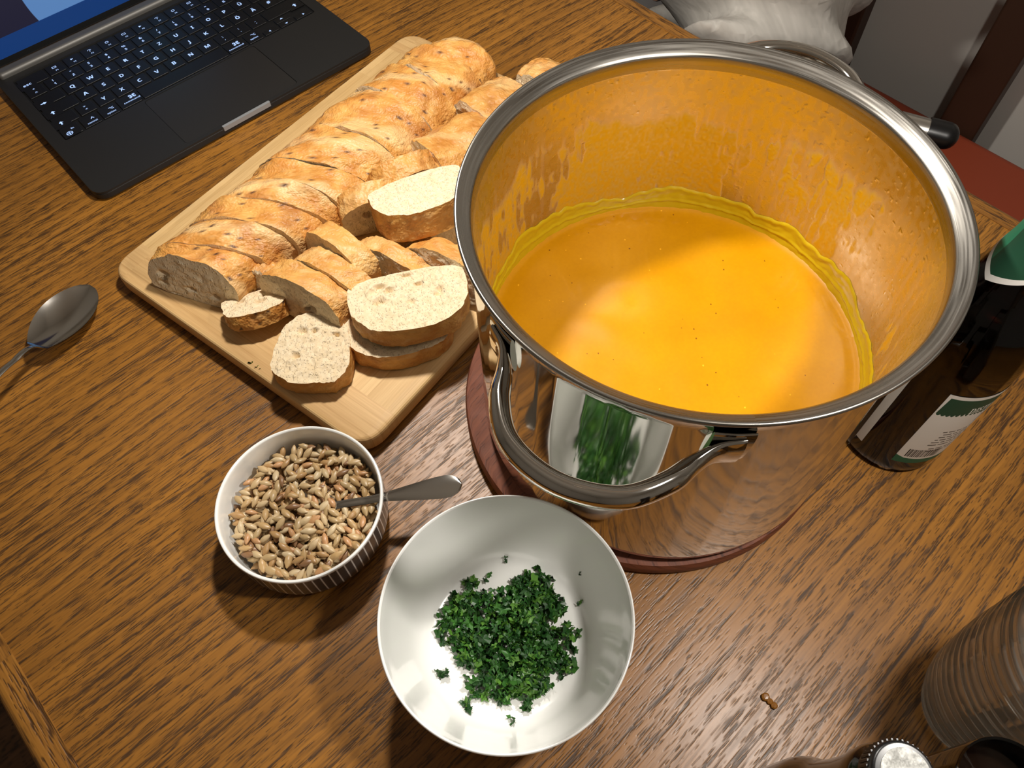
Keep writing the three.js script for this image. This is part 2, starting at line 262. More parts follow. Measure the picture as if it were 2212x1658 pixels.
  const atlas = canvasTex(N * cell, N * cell, (c, w, h) => {
    c.fillStyle = '#000'; c.fillRect(0, 0, w, h); c.fillStyle = '#fff'; c.textAlign = 'center'; c.textBaseline = 'middle';
    keys.forEach((k, i) => {
      const x = (i % N + 0.5) * cell, y = (Math.floor(i / N) + 0.5) * cell, s = k.txt; if (!s) return;
      if (k.bar >= 2) { c.font = 'bold 19px sans-serif'; c.fillText(s, x, y + 20, cell - 6); c.lineWidth = 5; c.strokeStyle = '#fff'; c.beginPath(); if (s === 'command') { c.strokeRect(x + 8, y - 25, 13, 13); for (const [p, q] of [[4, -29], [25, -29], [4, -8], [25, -8]]) { c.moveTo(x + p + 5, y + q); c.arc(x + p, y + q, 5, 0, 7); } } else if (s === 'option') { c.moveTo(x - 2, y - 26); c.lineTo(x + 8, y - 26); c.lineTo(x + 20, y - 10); c.lineTo(x + 30, y - 10); c.moveTo(x + 18, y - 26); c.lineTo(x + 30, y - 26); } else { c.moveTo(x + 4, y - 10); c.lineTo(x + 14, y - 26); c.lineTo(x + 24, y - 10); } c.stroke(); }
      else if (k.row === 4 && s.length === 2) { c.font = 'bold 30px sans-serif'; c.fillText(s[1], x, y - 20); c.fillText(s[0], x, y + 20); }
      else if (k.row === 5 && s[0] === 'F') { c.font = 'bold 17px sans-serif'; c.fillText(s, x + 4, y + 24); c.beginPath(); c.lineWidth = 4; c.strokeStyle = '#fff'; const m = i % 4; if (m === 0) { c.arc(x, y - 14, 10, 0, 7); c.stroke(); } else if (m === 1) { c.strokeRect(x - 12, y - 24, 24, 16); } else if (m === 2) { c.moveTo(x - 10, y - 24); c.lineTo(x + 8, y - 14); c.lineTo(x - 10, y - 4); c.fill(); } else { c.arc(x, y - 14, 12, 3.4, 6.0); c.stroke(); c.fillRect(x - 2, y - 14, 5, 12); } }
      else if (s === 'fn') { c.lineWidth = 5; c.strokeStyle = '#fff'; c.beginPath(); c.arc(x - 8, y + 12, 17, 0, 7); c.moveTo(x - 25, y + 12); c.lineTo(x + 9, y + 12); c.moveTo(x - 8, y - 5); c.lineTo(x - 8, y + 29); c.stroke(); c.font = 'bold 20px sans-serif'; c.fillText('fn', x + 24, y - 24); }
      else if (s === 'esc') { c.font = 'bold 32px sans-serif'; c.fillText(s, x, y); }
      else if (s.length === 2) { c.font = 'bold 28px sans-serif'; c.fillText(s[1], x, y - 16); c.fillText(s[0], x, y + 16); }
      else if ('⌫⇥⇪↩⇧◂▴▾▸'.includes(s)) { c.beginPath(); const a = { '⌫': 3.14, '⇥': 0, '⇪': -1.57, '↩': 3.14, '⇧': -1.57, '◂': 3.14, '▴': -1.57, '▾': 1.57, '▸': 0 }[s], X = Math.cos(a), Y = Math.sin(a), k = '◂▴▾▸'.includes(s) ? 26 : 17; c.moveTo(x + X * k, y + Y * k); c.lineTo(x - Y * k * 0.8, y + X * k * 0.8); c.lineTo(x + Y * k * 0.8, y - X * k * 0.8); c.fill(); if (k === 17) { c.lineWidth = 9; c.strokeStyle = '#fff'; c.beginPath(); c.moveTo(x, y); c.lineTo(x - X * 19, y - Y * 19); c.stroke(); } }
      else { c.font = 'bold 46px sans-serif'; c.fillText(s, x, y); }
    });
  });
  atlas.flipY = false;
  const legendMat = std({ color: 0x0b0b0c, roughness: 0.5, emissive: lin(0.42, 0.6, 1.0), emissiveMap: atlas, emissiveIntensity: 11 });
  keys.forEach((k, i) => {
    const z0 = k.z0 ?? rows[k.row][0] - rows[k.row][1] / 2, z1 = k.z1 ?? rows[k.row][0] + rows[k.row][1] / 2, w = (k.x1 - k.x0) / 1000, d = (z1 - z0) / 1000, x = (k.x0 + k.x1) / 2000, z = -(z0 + z1) / 2000;
    const key = part('key', new RoundedBoxGeometry(w, 0.0012, d, 1, 0.0005).translate(x, 0.0097, z), keyMat, lap);
    if (!k.txt) return;
    const s = Math.min(0.0142, d * 0.95), g = new THREE.PlaneGeometry(Math.min(s * (k.bar === 3 ? 1.4 : 1.15), w * 0.9), s).rotateX(-Math.PI / 2).translate(x + k.dx / 1000, 0.01034, z - k.dz / 1000), u = g.attributes.uv;
    for (let q = 0; q < 4; q++) u.setXY(q, (i % N + u.getX(q)) / N, (Math.floor(i / N) + 1 - u.getY(q)) / N);
    part('legend', g, legendMat, key);
  });
  // hinge and lid
  part('hinge', rbox(0.294, 0.0085, 0.0125, 0.0035, W / 2, 0.0118, -0.2147, 4), std({ color: 0x6d6b67, metalness: 0.5, roughness: 0.5 }), lap);
  const lid = part('screen_lid', slab(rrect(0, W, 0, D - 0.004, 0.012), -0.005, 0, 0.0008).rotateX(Math.PI / 2 - 0.36).translate(0, 0.0135, -0.2235), shell, lap);
  const screenTex = canvasTex(1024, 660, (c, w, h) => {
    c.fillStyle = '#211f35'; c.fillRect(0, 0, w, h); c.fillStyle = '#5f8cc6'; c.beginPath(); c.moveTo(215, 606); c.bezierCurveTo(190, 520, 215, 420, 275, 330); c.lineTo(760, 250); c.lineTo(800, 606); c.fill();
    c.fillStyle = '#4d6488'; c.beginPath(); c.moveTo(300, 400); c.lineTo(420, 606); c.lineTo(455, 606); c.lineTo(380, 380); c.fill(); c.fillStyle = '#7896c8'; c.beginPath(); c.moveTo(345, 400); c.lineTo(418, 560); c.lineTo(428, 606); c.lineTo(330, 440); c.fill();
    c.fillStyle = '#86b0ff'; c.beginPath(); c.moveTo(455, 380); c.bezierCurveTo(440, 480, 450, 560, 470, 606); c.lineTo(510, 606); c.bezierCurveTo(490, 520, 490, 440, 500, 380); c.fill(); c.fillStyle = '#1d4b9c'; c.fillRect(478, 400, 8, 200);
    c.fillStyle = '#70f0f0'; c.beginPath(); c.moveTo(520, 400); c.lineTo(548, 540); c.lineTo(600, 470); c.lineTo(640, 400); c.fill(); c.fillStyle = '#6fb4f5'; c.beginPath(); c.moveTo(560, 606); c.lineTo(600, 500); c.lineTo(680, 606); c.fill();
    c.fillStyle = '#123b78'; c.fillRect(0, 606, w, 54);
  });
  const tilt = (g) => g.rotateX(-0.36).translate(0, 0.0135, -0.2235);
  part('bezel', tilt(box(W - 0.004, D - 0.006, 0.0004, W / 2, (D - 0.004) / 2, 0.0003)), phys({ color: 0x050505, roughness: 0.5, specularIntensity: 0.2 }), lid);
  part('display', tilt(new THREE.PlaneGeometry(W - 0.014, D - 0.016).translate(W / 2, (D - 0.004) / 2, 0.0007)), phys({ color: 0x000000, roughness: 0.4, specularIntensity: 0.12, emissive: 0xffffff, emissiveMap: screenTex, emissiveIntensity: 6.5 }), lid);
}

// ---------------------------------------------------------------- cutting board and bread
const BO = [-0.3234, -0.4138], BU = [0.61432, -0.78906], BV = [0.78906, 0.61432], BTURN = 0.90927, BTOP = 0.018;
const onBoard = (u, v, y) => [BO[0] + BU[0] * u / 1000 + BV[0] * v / 1000, T + y, BO[1] + BU[1] * u / 1000 + BV[1] * v / 1000];
{
  const L = 0.3772, Wd = 0.2785, r = 0.022, b = 0.0045;
  const bamboo = (off, a, c2) => dataTex(512, 512, (u, v) => { const s = u * 0.3, t = v * 0.3 + off, strip = Math.floor(t / 0.0075), h = hash(strip, Math.floor(off * 100)), f = vn(s * 60 + strip * 9, t * 2600) - 0.5, g = vn(s * 9 + strip * 5, t * 420) - 0.5, edge = Math.abs(t / 0.0075 - strip - 0.5) > 0.47 ? 0.35 : 0; const c = mix3(a, c2, clamp(0.25 + 0.55 * h + 0.5 * f + 0.5 * g)); return [c[0] - 30 * edge, c[1] - 34 * edge, c[2] - 34 * edge]; });
  const main = std({ map: bamboo(0, [206, 166, 108], [232, 196, 138]), roughness: 0.55 }), ends = std({ map: bamboo(1.7, [200, 158, 104], [230, 192, 134]), roughness: 0.55 });
  const t = thing('cutting_board', 'pale bamboo cutting board with rounded corners under the bread', 'cutting board', [BO[0], T, BO[1]], BTURN);
  const outline = () => { const s = new THREE.Shape(); s.moveTo(r, 0); s.lineTo(L - r, 0); s.quadraticCurveTo(L, 0, L, r); s.lineTo(L, Wd - r); s.quadraticCurveTo(L, Wd, L - r, Wd); s.lineTo(r, Wd); s.quadraticCurveTo(0, Wd, 0, Wd - r); s.lineTo(0, r); s.quadraticCurveTo(0, 0, r, 0); return s; };
  const slab = (s, y0, y1) => { const g = new THREE.ExtrudeGeometry(s, { depth: y1 - y0 - 2 * b, bevelEnabled: true, bevelSize: b, bevelThickness: b, bevelOffset: -b, bevelSegments: 5, curveSegments: 14 }).rotateX(Math.PI / 2).translate(0, y1 - b, 0); return g; };
  const uvAlong = (g, swap) => { const p = g.attributes.position, u = g.attributes.uv; for (let i = 0; i < p.count; i++) { const x = p.getX(i) / 0.3, z = (p.getZ(i) - p.getY(i)) / 0.3; u.setXY(i, swap ? z : x, swap ? x : z); } return g; };
  // the board is cut into a main panel and two end bands, each with its own grain
  const cutX = (g, x0, x1) => { const src = g.index ? g.toNonIndexed() : g, p = src.attributes.position, keep = []; const tri = [V(), V(), V()]; const out = [];
    const clip = (poly, x, keepGreater) => { const o = []; for (let i = 0; i < poly.length; i++) { const a = poly[i], q = poly[(i + 1) % poly.length], ia = keepGreater ? a.x >= x : a.x <= x, iq = keepGreater ? q.x >= x : q.x <= x; if (ia) o.push(a); if (ia !== iq) o.push(a.clone().lerp(q, (x - a.x) / (q.x - a.x))); } return o; };
    for (let i = 0; i < p.count; i += 3) { let poly = [0, 1, 2].map(k => V(p.getX(i + k), p.getY(i + k), p.getZ(i + k))); poly = clip(clip(poly, x0, true), x1, false); for (let k = 1; k + 1 < poly.length; k++) for (const q of [poly[0], poly[k], poly[k + 1]]) out.push(q.x, q.y, q.z); }
    let n = new THREE.BufferGeometry(); n.setAttribute('position', new THREE.Float32BufferAttribute(out, 3)); n.setAttribute('uv', new THREE.Float32BufferAttribute(new Array(out.length / 3 * 2).fill(0), 2)); return toCreasedNormals(n, 0.6); };
  const full = slab(outline(), 0.0012, BTOP);
  part('panel', uvAlong(cutX(full, 0.034, L - 0.034), false), main, t);
  part('end_band', uvAlong(cutX(full, -0.01, 0.034), true), ends, t);
  part('end_band', uvAlong(cutX(full, L - 0.034, L + 0.01), true), ends, t);
  for (const [x, z] of [[0.03, 0.03], [L - 0.03, 0.03], [0.03, Wd - 0.03], [L - 0.03, Wd - 0.03]]) part('foot', new THREE.CylinderGeometry(0.006, 0.006, 0.0016, 16).translate(x, 0.0008, z), M.black, t);
}

const crumbBump = dataTex(512, 512, (u, v) => { const a = vn(u * 90, v * 60), b = vn(u * 40 + 9, v * 26), c = vn(u * 18, v * 12 + 3); const k = 190 - 120 * sst(0.74, 0.92, a) - 150 * sst(0.78, 0.95, b) - 90 * sst(0.8, 0.96, c) + 22 * (vn(u * 220, v * 220) - 0.5); return [k, k, k]; }, false);
const crumbMap = dataTex(256, 256, (u, v) => { const k = 0.5 + 0.6 * (vn(u * 30, v * 24) - 0.5) + 0.5 * (vn(u * 90, v * 90) - 0.5); return mix3([222, 198, 158], [242, 224, 192], clamp(k)); });
M.crumb = std({ map: crumbMap, bumpMap: crumbBump, bumpScale: 0.0009, roughness: 0.95 });
const crustBump = dataTex(512, 512, (u, v) => { const k = 128 + 90 * (vn(u * 60, v * 60) - 0.5) + 80 * (vn(u * 150, v * 110) - 0.5) + 60 * (vn(u * 24, v * 24) - 0.5); return [k, k, k]; }, false);
M.crust = std({ vertexColors: true, bumpMap: crustBump, bumpScale: 0.0013, roughness: 0.5 });
// One piece of bread. Local: x across the loaf, y up, z along the loaf; the flat bottom is at y = 0.
function breadPiece(name, label, group, o) {
  const { w, h, len, shear0 = 0, shear1 = 0, seed: sd = 0, ridge = 1, seeds = 0, pale = 0.5, taper0 = 1, taper1 = 1, pits = 5, dome = 0.74, flatSide = 0.24, tone = 1, rough = 1, lean0 = 0, lean1 = 0 } = o;
  const t = thing(name, label, 'bread', [0, 0, 0], 0, group);
  const hb = h * flatSide, ht = h - hb, N = 96, nz = Math.max(8, Math.round(len / 0.0022));
  const section = (a, s) => { const c = Math.cos(a), q = Math.sin(a); return [Math.sign(c) * Math.pow(Math.abs(c), 0.86) * w / 2 * s, hb + (q > 0 ? Math.pow(q, dome) * ht : -Math.pow(-q, 0.5) * hb) * s]; };
  const taper = (v) => { let s = 1; if (taper0 < 1) s *= mix(taper0, 1, Math.sqrt(clamp(v * 2.2))); if (taper1 < 1) s *= mix(taper1, 1, Math.sqrt(clamp((1 - v) * 2.2))); return s; };
  const at = (a, v, inner = 1) => {
    const s = taper(v); let [x, y] = section(a, s); const up = Math.max(0, Math.sin(a));
    const L = v * len, k = L * 1000 / 9 + x * 1000 / 16 + sd * 3.1;              // slanting ridges of the twisted dough
    const bump = rough * (0.0019 * pn(Math.cos(a) * 2.2 + sd, Math.sin(a) * 2.2, L * 60) + 0.0012 * pn(Math.cos(a) * 7 + sd, Math.sin(a) * 7, L * 180) + 0.0006 * pn(Math.cos(a) * 16 + sd, Math.sin(a) * 16, L * 400)) + ridge * up * 0.0021 * Math.sin(k + 1.6 * pn(x * 40, L * 40, sd)) * s;
    const cx = 0, cy = hb, dx = x - cx, dy = y - cy, l = Math.hypot(dx, dy) || 1; x += dx / l * bump; y = Math.max(0, y + dy / l * bump);
    x *= inner; y = cy + (y - cy) * inner;
    const z0 = -len / 2 + shear0 * x + lean0 * (y - hb), z1 = len / 2 + shear1 * x + lean1 * (y - hb);
    return [x, y, mix(z0, z1, v)];
  };
  const crust = grid(N, nz, (u, v) => at(u * 2 * Math.PI, v), true);
  { const u = crust.attributes.uv; for (let i = 0; i < u.count; i++) u.setXY(i, u.getX(i) * (w * 2.4) / 0.12, u.getY(i) * len / 0.12); }
  paint(crust, (x, y, z) => {
    const k = z * 1000 / 9 + x * 1000 / 16 + sd * 3.1, n1 = fbm(x * 55 + sd * 7, y * 55, z * 55, 3), n2 = fbm(x * 150 + sd, y * 150, z * 150 + 5, 2), st = 0.5 + 0.5 * Math.sin(k + 0.9 + 2.2 * n1);
    let c = mix3([0.54, 0.215, 0.038], [0.74, 0.395, 0.105], clamp(pale * 0.85 + 1.3 * n1 + 1.0 * n2));
    c = mix3(c, [0.82, 0.57, 0.27], clamp(ridge * sst(0.66, 0.98, st) * 0.5 + 0.55 * sst(0.10, 0.30, fbm(x * 90 + 40, y * 260, z * 200 + sd, 2)) * pale));
    c = mix3(c, [0.36, 0.115, 0.025], sst(0.16, 0.42, fbm(x * 38 + 3 + sd, y * 38, z * 38 + 9, 3) + 0.05 * (1 - pale)) * 0.55);
    if (seeds) { const cell = 0.0085, i = Math.floor((x + 5) / cell), j = Math.floor((z + 5 + sd) / cell); if (hash(i * 7 + sd * 13, j) < 0.30 * seeds) { const qx = (i + 0.25 + 0.5 * hash(i, j + 91)) * cell - 5, qz = (j + 0.25 + 0.5 * hash(i + 77, j)) * cell - 5 - sd; if (Math.hypot(x - qx, (z - qz) * 1.2) < 0.0011 + 0.0006 * hash(i, j + 5)) c = [0.07, 0.03, 0.02]; } }
    return [c[0] * tone, c[1] * tone, c[2] * tone];
  });
  part('crust', crust, M.crust, t);
  const capFace = (v, dir, off) => {
    const pitList = Array.from({ length: pits }, (_, i) => [(hash(i + off, sd * 31 + 3) - 0.5) * w * 0.75, hb + (hash(i + off + 40, sd * 17) - 0.35) * h * 0.6, 0.0016 + 0.0032 * hash(i, sd + off)]);
    const R = 26, g = grid(N, R, (u, q) => {
      const a = u * 2 * Math.PI, e = 1 - q, p = at(a, v, e); const inside = Math.min(1, q * 6);
      let z = p[2] + inside * (0.0011 * pn(p[0] * 130 + off, p[1] * 130, sd) + 0.0006 * pn(p[0] * 380, p[1] * 380, sd + off)) * rough;
      for (const [px, py, pr] of pitList) { const d = Math.hypot(p[0] - px, (p[1] - py) * 1.5); if (d < pr * 1.2) z -= dir * 0.0045 * (1 - sst(pr * 0.55, pr * 1.2, d)); }
      return [p[0], p[1], z];
    }, true);
    if (dir > 0) g.index.array.reverse(); g.computeVertexNormals();
    const p = g.attributes.position, uv = g.attributes.uv; for (let i = 0; i < p.count; i++) uv.setXY(i, p.getX(i) / 0.07 + off * 0.37 + sd * 0.13, p.getY(i) / 0.07);
    return g;
  };
  if (taper0 > 0.5) part('crumb', capFace(0, -1, 1), M.crumb, t);
  if (taper1 > 0.5) part('crumb', capFace(1, 1, 2), M.crumb, t);
  return t;
}
// sets a piece down: (u, v) in millimetres on the board, y of its lowest point, heading and tilt in degrees
function place(t, u, v, y, yaw, pitch = 0, roll = 0) {
  const q = new THREE.Quaternion().setFromEuler(new THREE.Euler(pitch * Math.PI / 180, 0, roll * Math.PI / 180)), qy = new THREE.Quaternion().setFromAxisAngle(V(0, 1, 0), BTURN + yaw * Math.PI / 180);
  t.quaternion.copy(qy.multiply(q)); t.updateMatrixWorld(true);
  const bb = new THREE.Box3().setFromObject(t, true), c = bb.getCenter(V());
  const p = onBoard(u, v, BTOP + y); t.position.set(p[0] - c.x, p[1] - bb.min.y, p[2] - c.z); return t;
}
{ // the long seeded loaf, cut across into ten pieces; local z points against the board's length, so yaw 90 lays it along
  const G = 'pieces of the long seeded loaf on the board';
  const cut = [[22, 0.30], [46, 0.55], [76, 0.42], [103, 0.5], [127, 0.3], [153, 0.45], [198, 0.2], [250, 0.06], [290, -0.1], [324, 0.1], [374, 0]];
  const halfW = (u) => 37 + 9 * sst(10, 120, u) - 13 * sst(250, 380, u), mid = (u) => 84 + 7 * sst(20, 120, u) + 3 * sst(250, 370, u), hgt = (u) => 41 + 4 * sst(10, 130, u) - 6 * sst(280, 380, u);
  const words = ['front end piece of the seeded loaf showing its cut face', 'second piece of the seeded loaf with a dark olive bit on its crust', 'third piece of the seeded loaf from its cut front end', 'fourth piece of the seeded loaf from its cut front end', 'fifth piece of the seeded loaf from its cut front end', 'sixth piece of the seeded loaf from its cut front end', 'seventh and longest piece of the seeded loaf', 'piece of the seeded loaf beside the open dark gap', 'piece of the seeded loaf next to its rounded far end', 'rounded far end piece of the seeded loaf'];
  for (let i = 0; i < 10; i++) {
    const [a, s0] = cut[i], [b, s1] = cut[i + 1], c = (a + b) / 2, gap = [0.6, 0.8, 0.4, 0.6, 0.7, 0.4, 0.6, 2.0, 0.5, 0.5][i];
    const t = breadPiece('bread_piece', words[i], G, { w: halfW(c) * 2 / 1000, h: hgt(c) / 1000, len: (b - a - gap) / 1000, shear0: -s0, shear1: -s1, seed: i + 1, seeds: 1, pale: 0.5, taper1: i === 9 ? 0.12 : 1, lean0: i === 0 ? 0.22 : 0.05, lean1: 0.05, ridge: 1.15, pits: 6 });
    const p = onBoard(c, mid(c) + [0, 1, -1, 1, 2, 0, 0, 1, -1, 0][i], BTOP + 0.0002); t.position.set(...p); t.rotation.y = BTURN + Math.PI / 2;
  }
}
{ // slices of the plain baguette
  const G = 'slices of the plain baguette on the board';
  const up = { w: 0.076, h: 0.038, dome: 0.55, flatSide: 0.3, ridge: 0.5, seeds: 0, pale: 0.8, pits: 5, rough: 1.15 };
  place(breadPiece('bread_slice', 'upright baguette slice beside the small round end slice', G, { ...up, len: 0.021, seed: 21, shear0: -0.06, shear1: -0.06 }), 66, 168, 0, 90 + 2, 10);
  place(breadPiece('bread_slice', 'upright baguette slice leaning against the seeded loaf', G, { ...up, w: 0.074, len: 0.0185, seed: 22, shear0: -0.06, shear1: -0.06 }), 87.5, 177, 0, 90 - 2, 8);
  place(breadPiece('bread_slice', 'upright pale baguette slice with torn crust behind two others', G, { ...up, w: 0.066, h: 0.041, len: 0.019, seed: 23, pale: 1.0 }), 108, 164, 0, 90 - 5, 7);
  place(breadPiece('bread_slice', 'narrow upright baguette slice under the thick white one', G, { ...up, w: 0.072, h: 0.033, len: 0.015, seed: 24 }), 126, 202, 0, 90 + 4, 10);
  place(breadPiece('bread_slice', 'baguette slice with smooth golden crust leaning by the pot', G, { ...up, w: 0.070, h: 0.036, len: 0.019, seed: 25, pale: 0.55, ridge: 0.25 }), 148, 236, 0, 90 + 8, 14);
  // lying slices: a pitch near 90 turns the cut face up
  const lie = { ridge: 0.15, pale: 0.75, seeds: 0, dome: 0.7 };
  place(breadPiece('bread_slice', 'lower baguette slice of the stack of two by the pot', G, { ...lie, w: 0.082, h: 0.052, len: 0.017, seed: 31, pits: 4 }), 86, 238, 0, -42, 90);
  place(breadPiece('bread_slice', 'upper baguette slice of the stack of two with big holes', G, { ...lie, w: 0.087, h: 0.056, len: 0.017, seed: 32, pits: 9 }), 99, 240, 0.0175, -40, 86, 0);
  place(breadPiece('bread_slice', 'round flat baguette slice alone at the board corner', G, { ...lie, w: 0.056, h: 0.060, len: 0.016, seed: 33, pits: 4, dome: 0.95, flatSide: 0.42 }), 36, 200, 0, -58, -86);
  place(breadPiece('bread_slice', 'small oval end slice with seeded crust lying beside the front piece', G, { ...lie, w: 0.050, h: 0.034, len: 0.013, seed: 34, pits: 6, seeds: 1, pale: 0.5 }), 38, 137, 0, -34, 68, 0);
  place(breadPiece('bread_slice', 'thick white baguette slice lying on top of the others by the rim', G, { ...lie, w: 0.078, h: 0.050, dome: 0.85, flatSide: 0.36, len: 0.024, seed: 35, pits: 1, pale: 0.6 }), 174, 191, 0.024, -28, 78, 0);
  place(breadPiece('bread_slice', 'arched baguette slice standing behind the thick white slice', G, { ...up, w: 0.064, h: 0.050, len: 0.018, seed: 36, pale: 0.45, ridge: 0.2, dome: 0.85 }), 199, 150, 0, -26, 24);
  place(breadPiece('bread_slice', 'baguette slice tucked between loaf and thick white slice', G, { ...up, w: 0.060, h: 0.046, len: 0.018, seed: 37, pale: 0.7, dome: 0.85 }), 161, 150, 0, -34, 14);
  place(breadPiece('bread_slice', 'baguette slice propping up the thick white slice', G, { ...up, w: 0.066, h: 0.028, len: 0.02, seed: 38, pale: 0.7 }), 176, 202, 0, -30);
  place(breadPiece('bread_piece', 'plain baguette chunk lying along the seeded loaf near the pot', G, { ...up, w: 0.056, h: 0.042, len: 0.062, seed: 39, ridge: 0.8, pale: 0.55, taper1: 0.9 }), 250, 166, 0, 90 - 14, 0, 0);
  place(breadPiece('bread_piece', 'plain baguette chunk behind another one half hidden by the rim', G, { ...up, w: 0.056, h: 0.042, len: 0.05, seed: 40, ridge: 0.8, pale: 0.5 }), 308, 163, 0, 90 - 10, 0, 0);
  place(breadPiece('bread_piece', 'rounded baguette end peeking out behind the pot rim', G, { ...up, w: 0.054, h: 0.042, len: 0.045, seed: 41, pale: 0.6, taper1: 0.2, taper0: 0.9 }), 362, 178, 0, 90 - 4, 0, 0);
  place(breadPiece('bread_chunk', 'small torn bread chunk between front piece and upright slice', G, { ...up, w: 0.026, h: 0.022, len: 0.013, seed: 42, pits: 0, rough: 2 }), 62, 126, 0, 90 + 20, 16, 20);
}

// ---------------------------------------------------------------- trivet, pot, soup
const PX = 0.1017, PZ = -0.2776;
{
  const t = thing('trivet', 'round reddish brown wooden board under the steel pot', 'trivet', [0.0961, T, -0.2843], 0.9);
  const tex = oakTexture(512, 512, 0.28, 0.28, { light: [132, 76, 50], mid: [108, 58, 38], dark: [66, 34, 22], ring: 90, off: 5.5, poreAmount: 0.7 });
  const m = std({ map: tex.map, bumpMap: tex.bumpMap, bumpScale: 0.0002, roughness: 0.62 });
  const g = lathe([[0, 0], [0.127, 0], [0.1295, 0.002], [0.1302, 0.006], [0.1302, 0.012], [0.129, 0.0148], [0.1265, 0.016], [0, 0.016]], 128), p = g.attributes.position, u = g.attributes.uv;
  for (let i = 0; i < p.count; i++) u.setXY(i, p.getX(i) / 0.28 + 0.5, (p.getZ(i) + p.getY(i) * 2) / 0.28 + 0.5);
  part('disc', toCreasedNormals(g, 0.5), m, t);
}
const SOUP = 0.086;
{
  const pot = thing('stock_pot', 'large polished steel pot of soup with two loop handles', 'pot', [PX, T, PZ]);
  const y0 = 0.0165;
  // outside: base corner, wall, flare below the lip
  const out = lathe([[0, y0], [0.108, y0], [0.1155, y0 + 0.0008], [0.1192, y0 + 0.0035], [0.1208, y0 + 0.008], [0.1212, y0 + 0.014], [0.1212, 0.06], [0.1212, 0.10], [0.1212, 0.15], [0.1212, 0.196], [0.1216, 0.2015], [0.1232, 0.206]], 192);
  part('body', toCreasedNormals(out, 0.9), M.mirror, pot);
  const rimTex = dataTex(1024, 64, (u, v) => { const k = 150 + 90 * (vn(u * 40, v * 60) - 0.5) + 70 * (vn(u * 12, v * 30) - 0.5); return [k, k, k]; }, false);
  const rim = lathe([[0.1232, 0.206], [0.1254, 0.2092], [0.1273, 0.2118], [0.1281, 0.2136], [0.1279, 0.2148], [0.1270, 0.2151], [0.1262, 0.2147], [0.1244, 0.2134], [0.1225, 0.2120], [0.1207, 0.2107], [0.1196, 0.2096], [0.1191, 0.2080], [0.1190, 0.2055], [0.1190, 0.2005]], 192);
  part('rim', rim, std({ color: 0x9f9b94, metalness: 1, roughness: 0.5, roughnessMap: rimTex, bumpMap: rimTex, bumpScale: 0.00004 }), pot);
  // inside wall, smeared with soup: film where the mask says so, bare steel elsewhere
  const film = new Float32Array(1024 * 256);
  for (let j = 0; j < 256; j++) for (let i = 0; i < 1024; i++) {
    const u = i / 1024, v = j / 256, a = u * 2 * Math.PI, X = Math.cos(a), Y = Math.sin(a);
    const big = fbm(X * 1.7 + 3, Y * 1.7, v * 1.6, 3), fine = fbm(X * 14, Y * 14, v * 9, 3), drip = fbm(X * 26, Y * 26, v * 1.6 + 4, 2), grains = vn(u * 560, v * 90);
    const back = 0.30 * Math.exp(-Math.pow((((u - 0.70 + 1.5) % 1) - 0.5) / 0.10, 2)) + 0.20 * Math.exp(-Math.pow((((u - 0.95 + 1.5) % 1) - 0.5) / 0.07, 2)) + 0.12 * Math.exp(-Math.pow((((u - 0.56 + 1.5) % 1) - 0.5) / 0.05, 2));
    const edge = 0.80 + 0.13 * fbm(X * 5, Y * 5, 2, 3) ;                      // ragged upper limit of the smear
    film[j * 1024 + i] = clamp(sst(-0.03, 0.07, big * 0.7 + fine * 0.45 + drip * 0.25 + back - 0.15) * sst(edge + 0.02, edge - 0.04, v) * (0.72 + 0.5 * (grains - 0.4)) + 0.10 * sst(0.05, 0.2, drip) * sst(0.9, 0.8, v));
  }
  const fm = (i, j) => film[j * 1024 + i];
  const colour = dataTex(1024, 256, (u, v, i, j) => mix3([198, 190, 170], [198, 146, 2], fm(i, j)));
  const metal = dataTex(1024, 256, (u, v, i, j) => { const f = fm(i, j), r = mix(74, 118, f) + 50 * (vn(u * 300, v * 60) - 0.5), m = mix(255, 20, f); return [255, r, m]; }, false);
  const bumps = dataTex(1024, 256, (u, v, i, j) => { const b = 90 + 110 * fm(i, j) + 90 * sst(0.86, 0.97, vn(u * 420, v * 110)); return [b, b, b]; }, false);
  const inside = grid(256, 24, (u, v) => { const a = u * 2 * Math.PI; return [Math.cos(a) * 0.1190, mix(0.030, 0.2005, v), Math.sin(a) * 0.1190]; }, true);
  part('inner_wall', inside, std({ map: colour, metalness: 1, metalnessMap: metal, roughness: 1, roughnessMap: metal, bumpMap: bumps, bumpScale: 0.0006 }), pot);
  part('inner_floor', lathe([[0, 0.024], [0.110, 0.024], [0.117, 0.026], [0.119, 0.030]], 96), M.brushed, pot);
  // handles: a flat oval band bent into a loop, its ends laid flat against the wall
  const handle = (mid) => {
    const P = (deg, r, y) => { const a = (mid + deg) * Math.PI / 180; return V(r * Math.cos(a), y, r * Math.sin(a)); };
    const pts = [P(-31, 0.1245, 0.184), P(-26, 0.1262, 0.185), P(-21.5, 0.1330, 0.1865), P(-17, 0.1450, 0.189), P(-10, 0.1585, 0.191), P(0, 0.1640, 0.192), P(10, 0.1585, 0.191), P(17, 0.1450, 0.189), P(21.5, 0.1330, 0.1865), P(26, 0.1262, 0.185), P(31, 0.1245, 0.184)];
    const g = sweep(pts, (t) => { const e = Math.min(t, 1 - t), k = sst(0.02, 0.20, e); return ellipse(mix(0.0022, 0.0052, k), mix(0.0105, 0.0066, sst(0.0, 0.16, e)), 24); }, 90);
    const h = part('handle', g, M.mirror, pot);
    for (const s of [-1, 1]) part('bracket', sweep([P(s * 33, 0.1222, 0.1835), P(s * 29, 0.1226, 0.1845), P(s * 24, 0.1226, 0.1855)], () => ellipse(0.0018, 0.0125, 20), 16), M.mirror, h);
  };
  handle(121); handle(302);
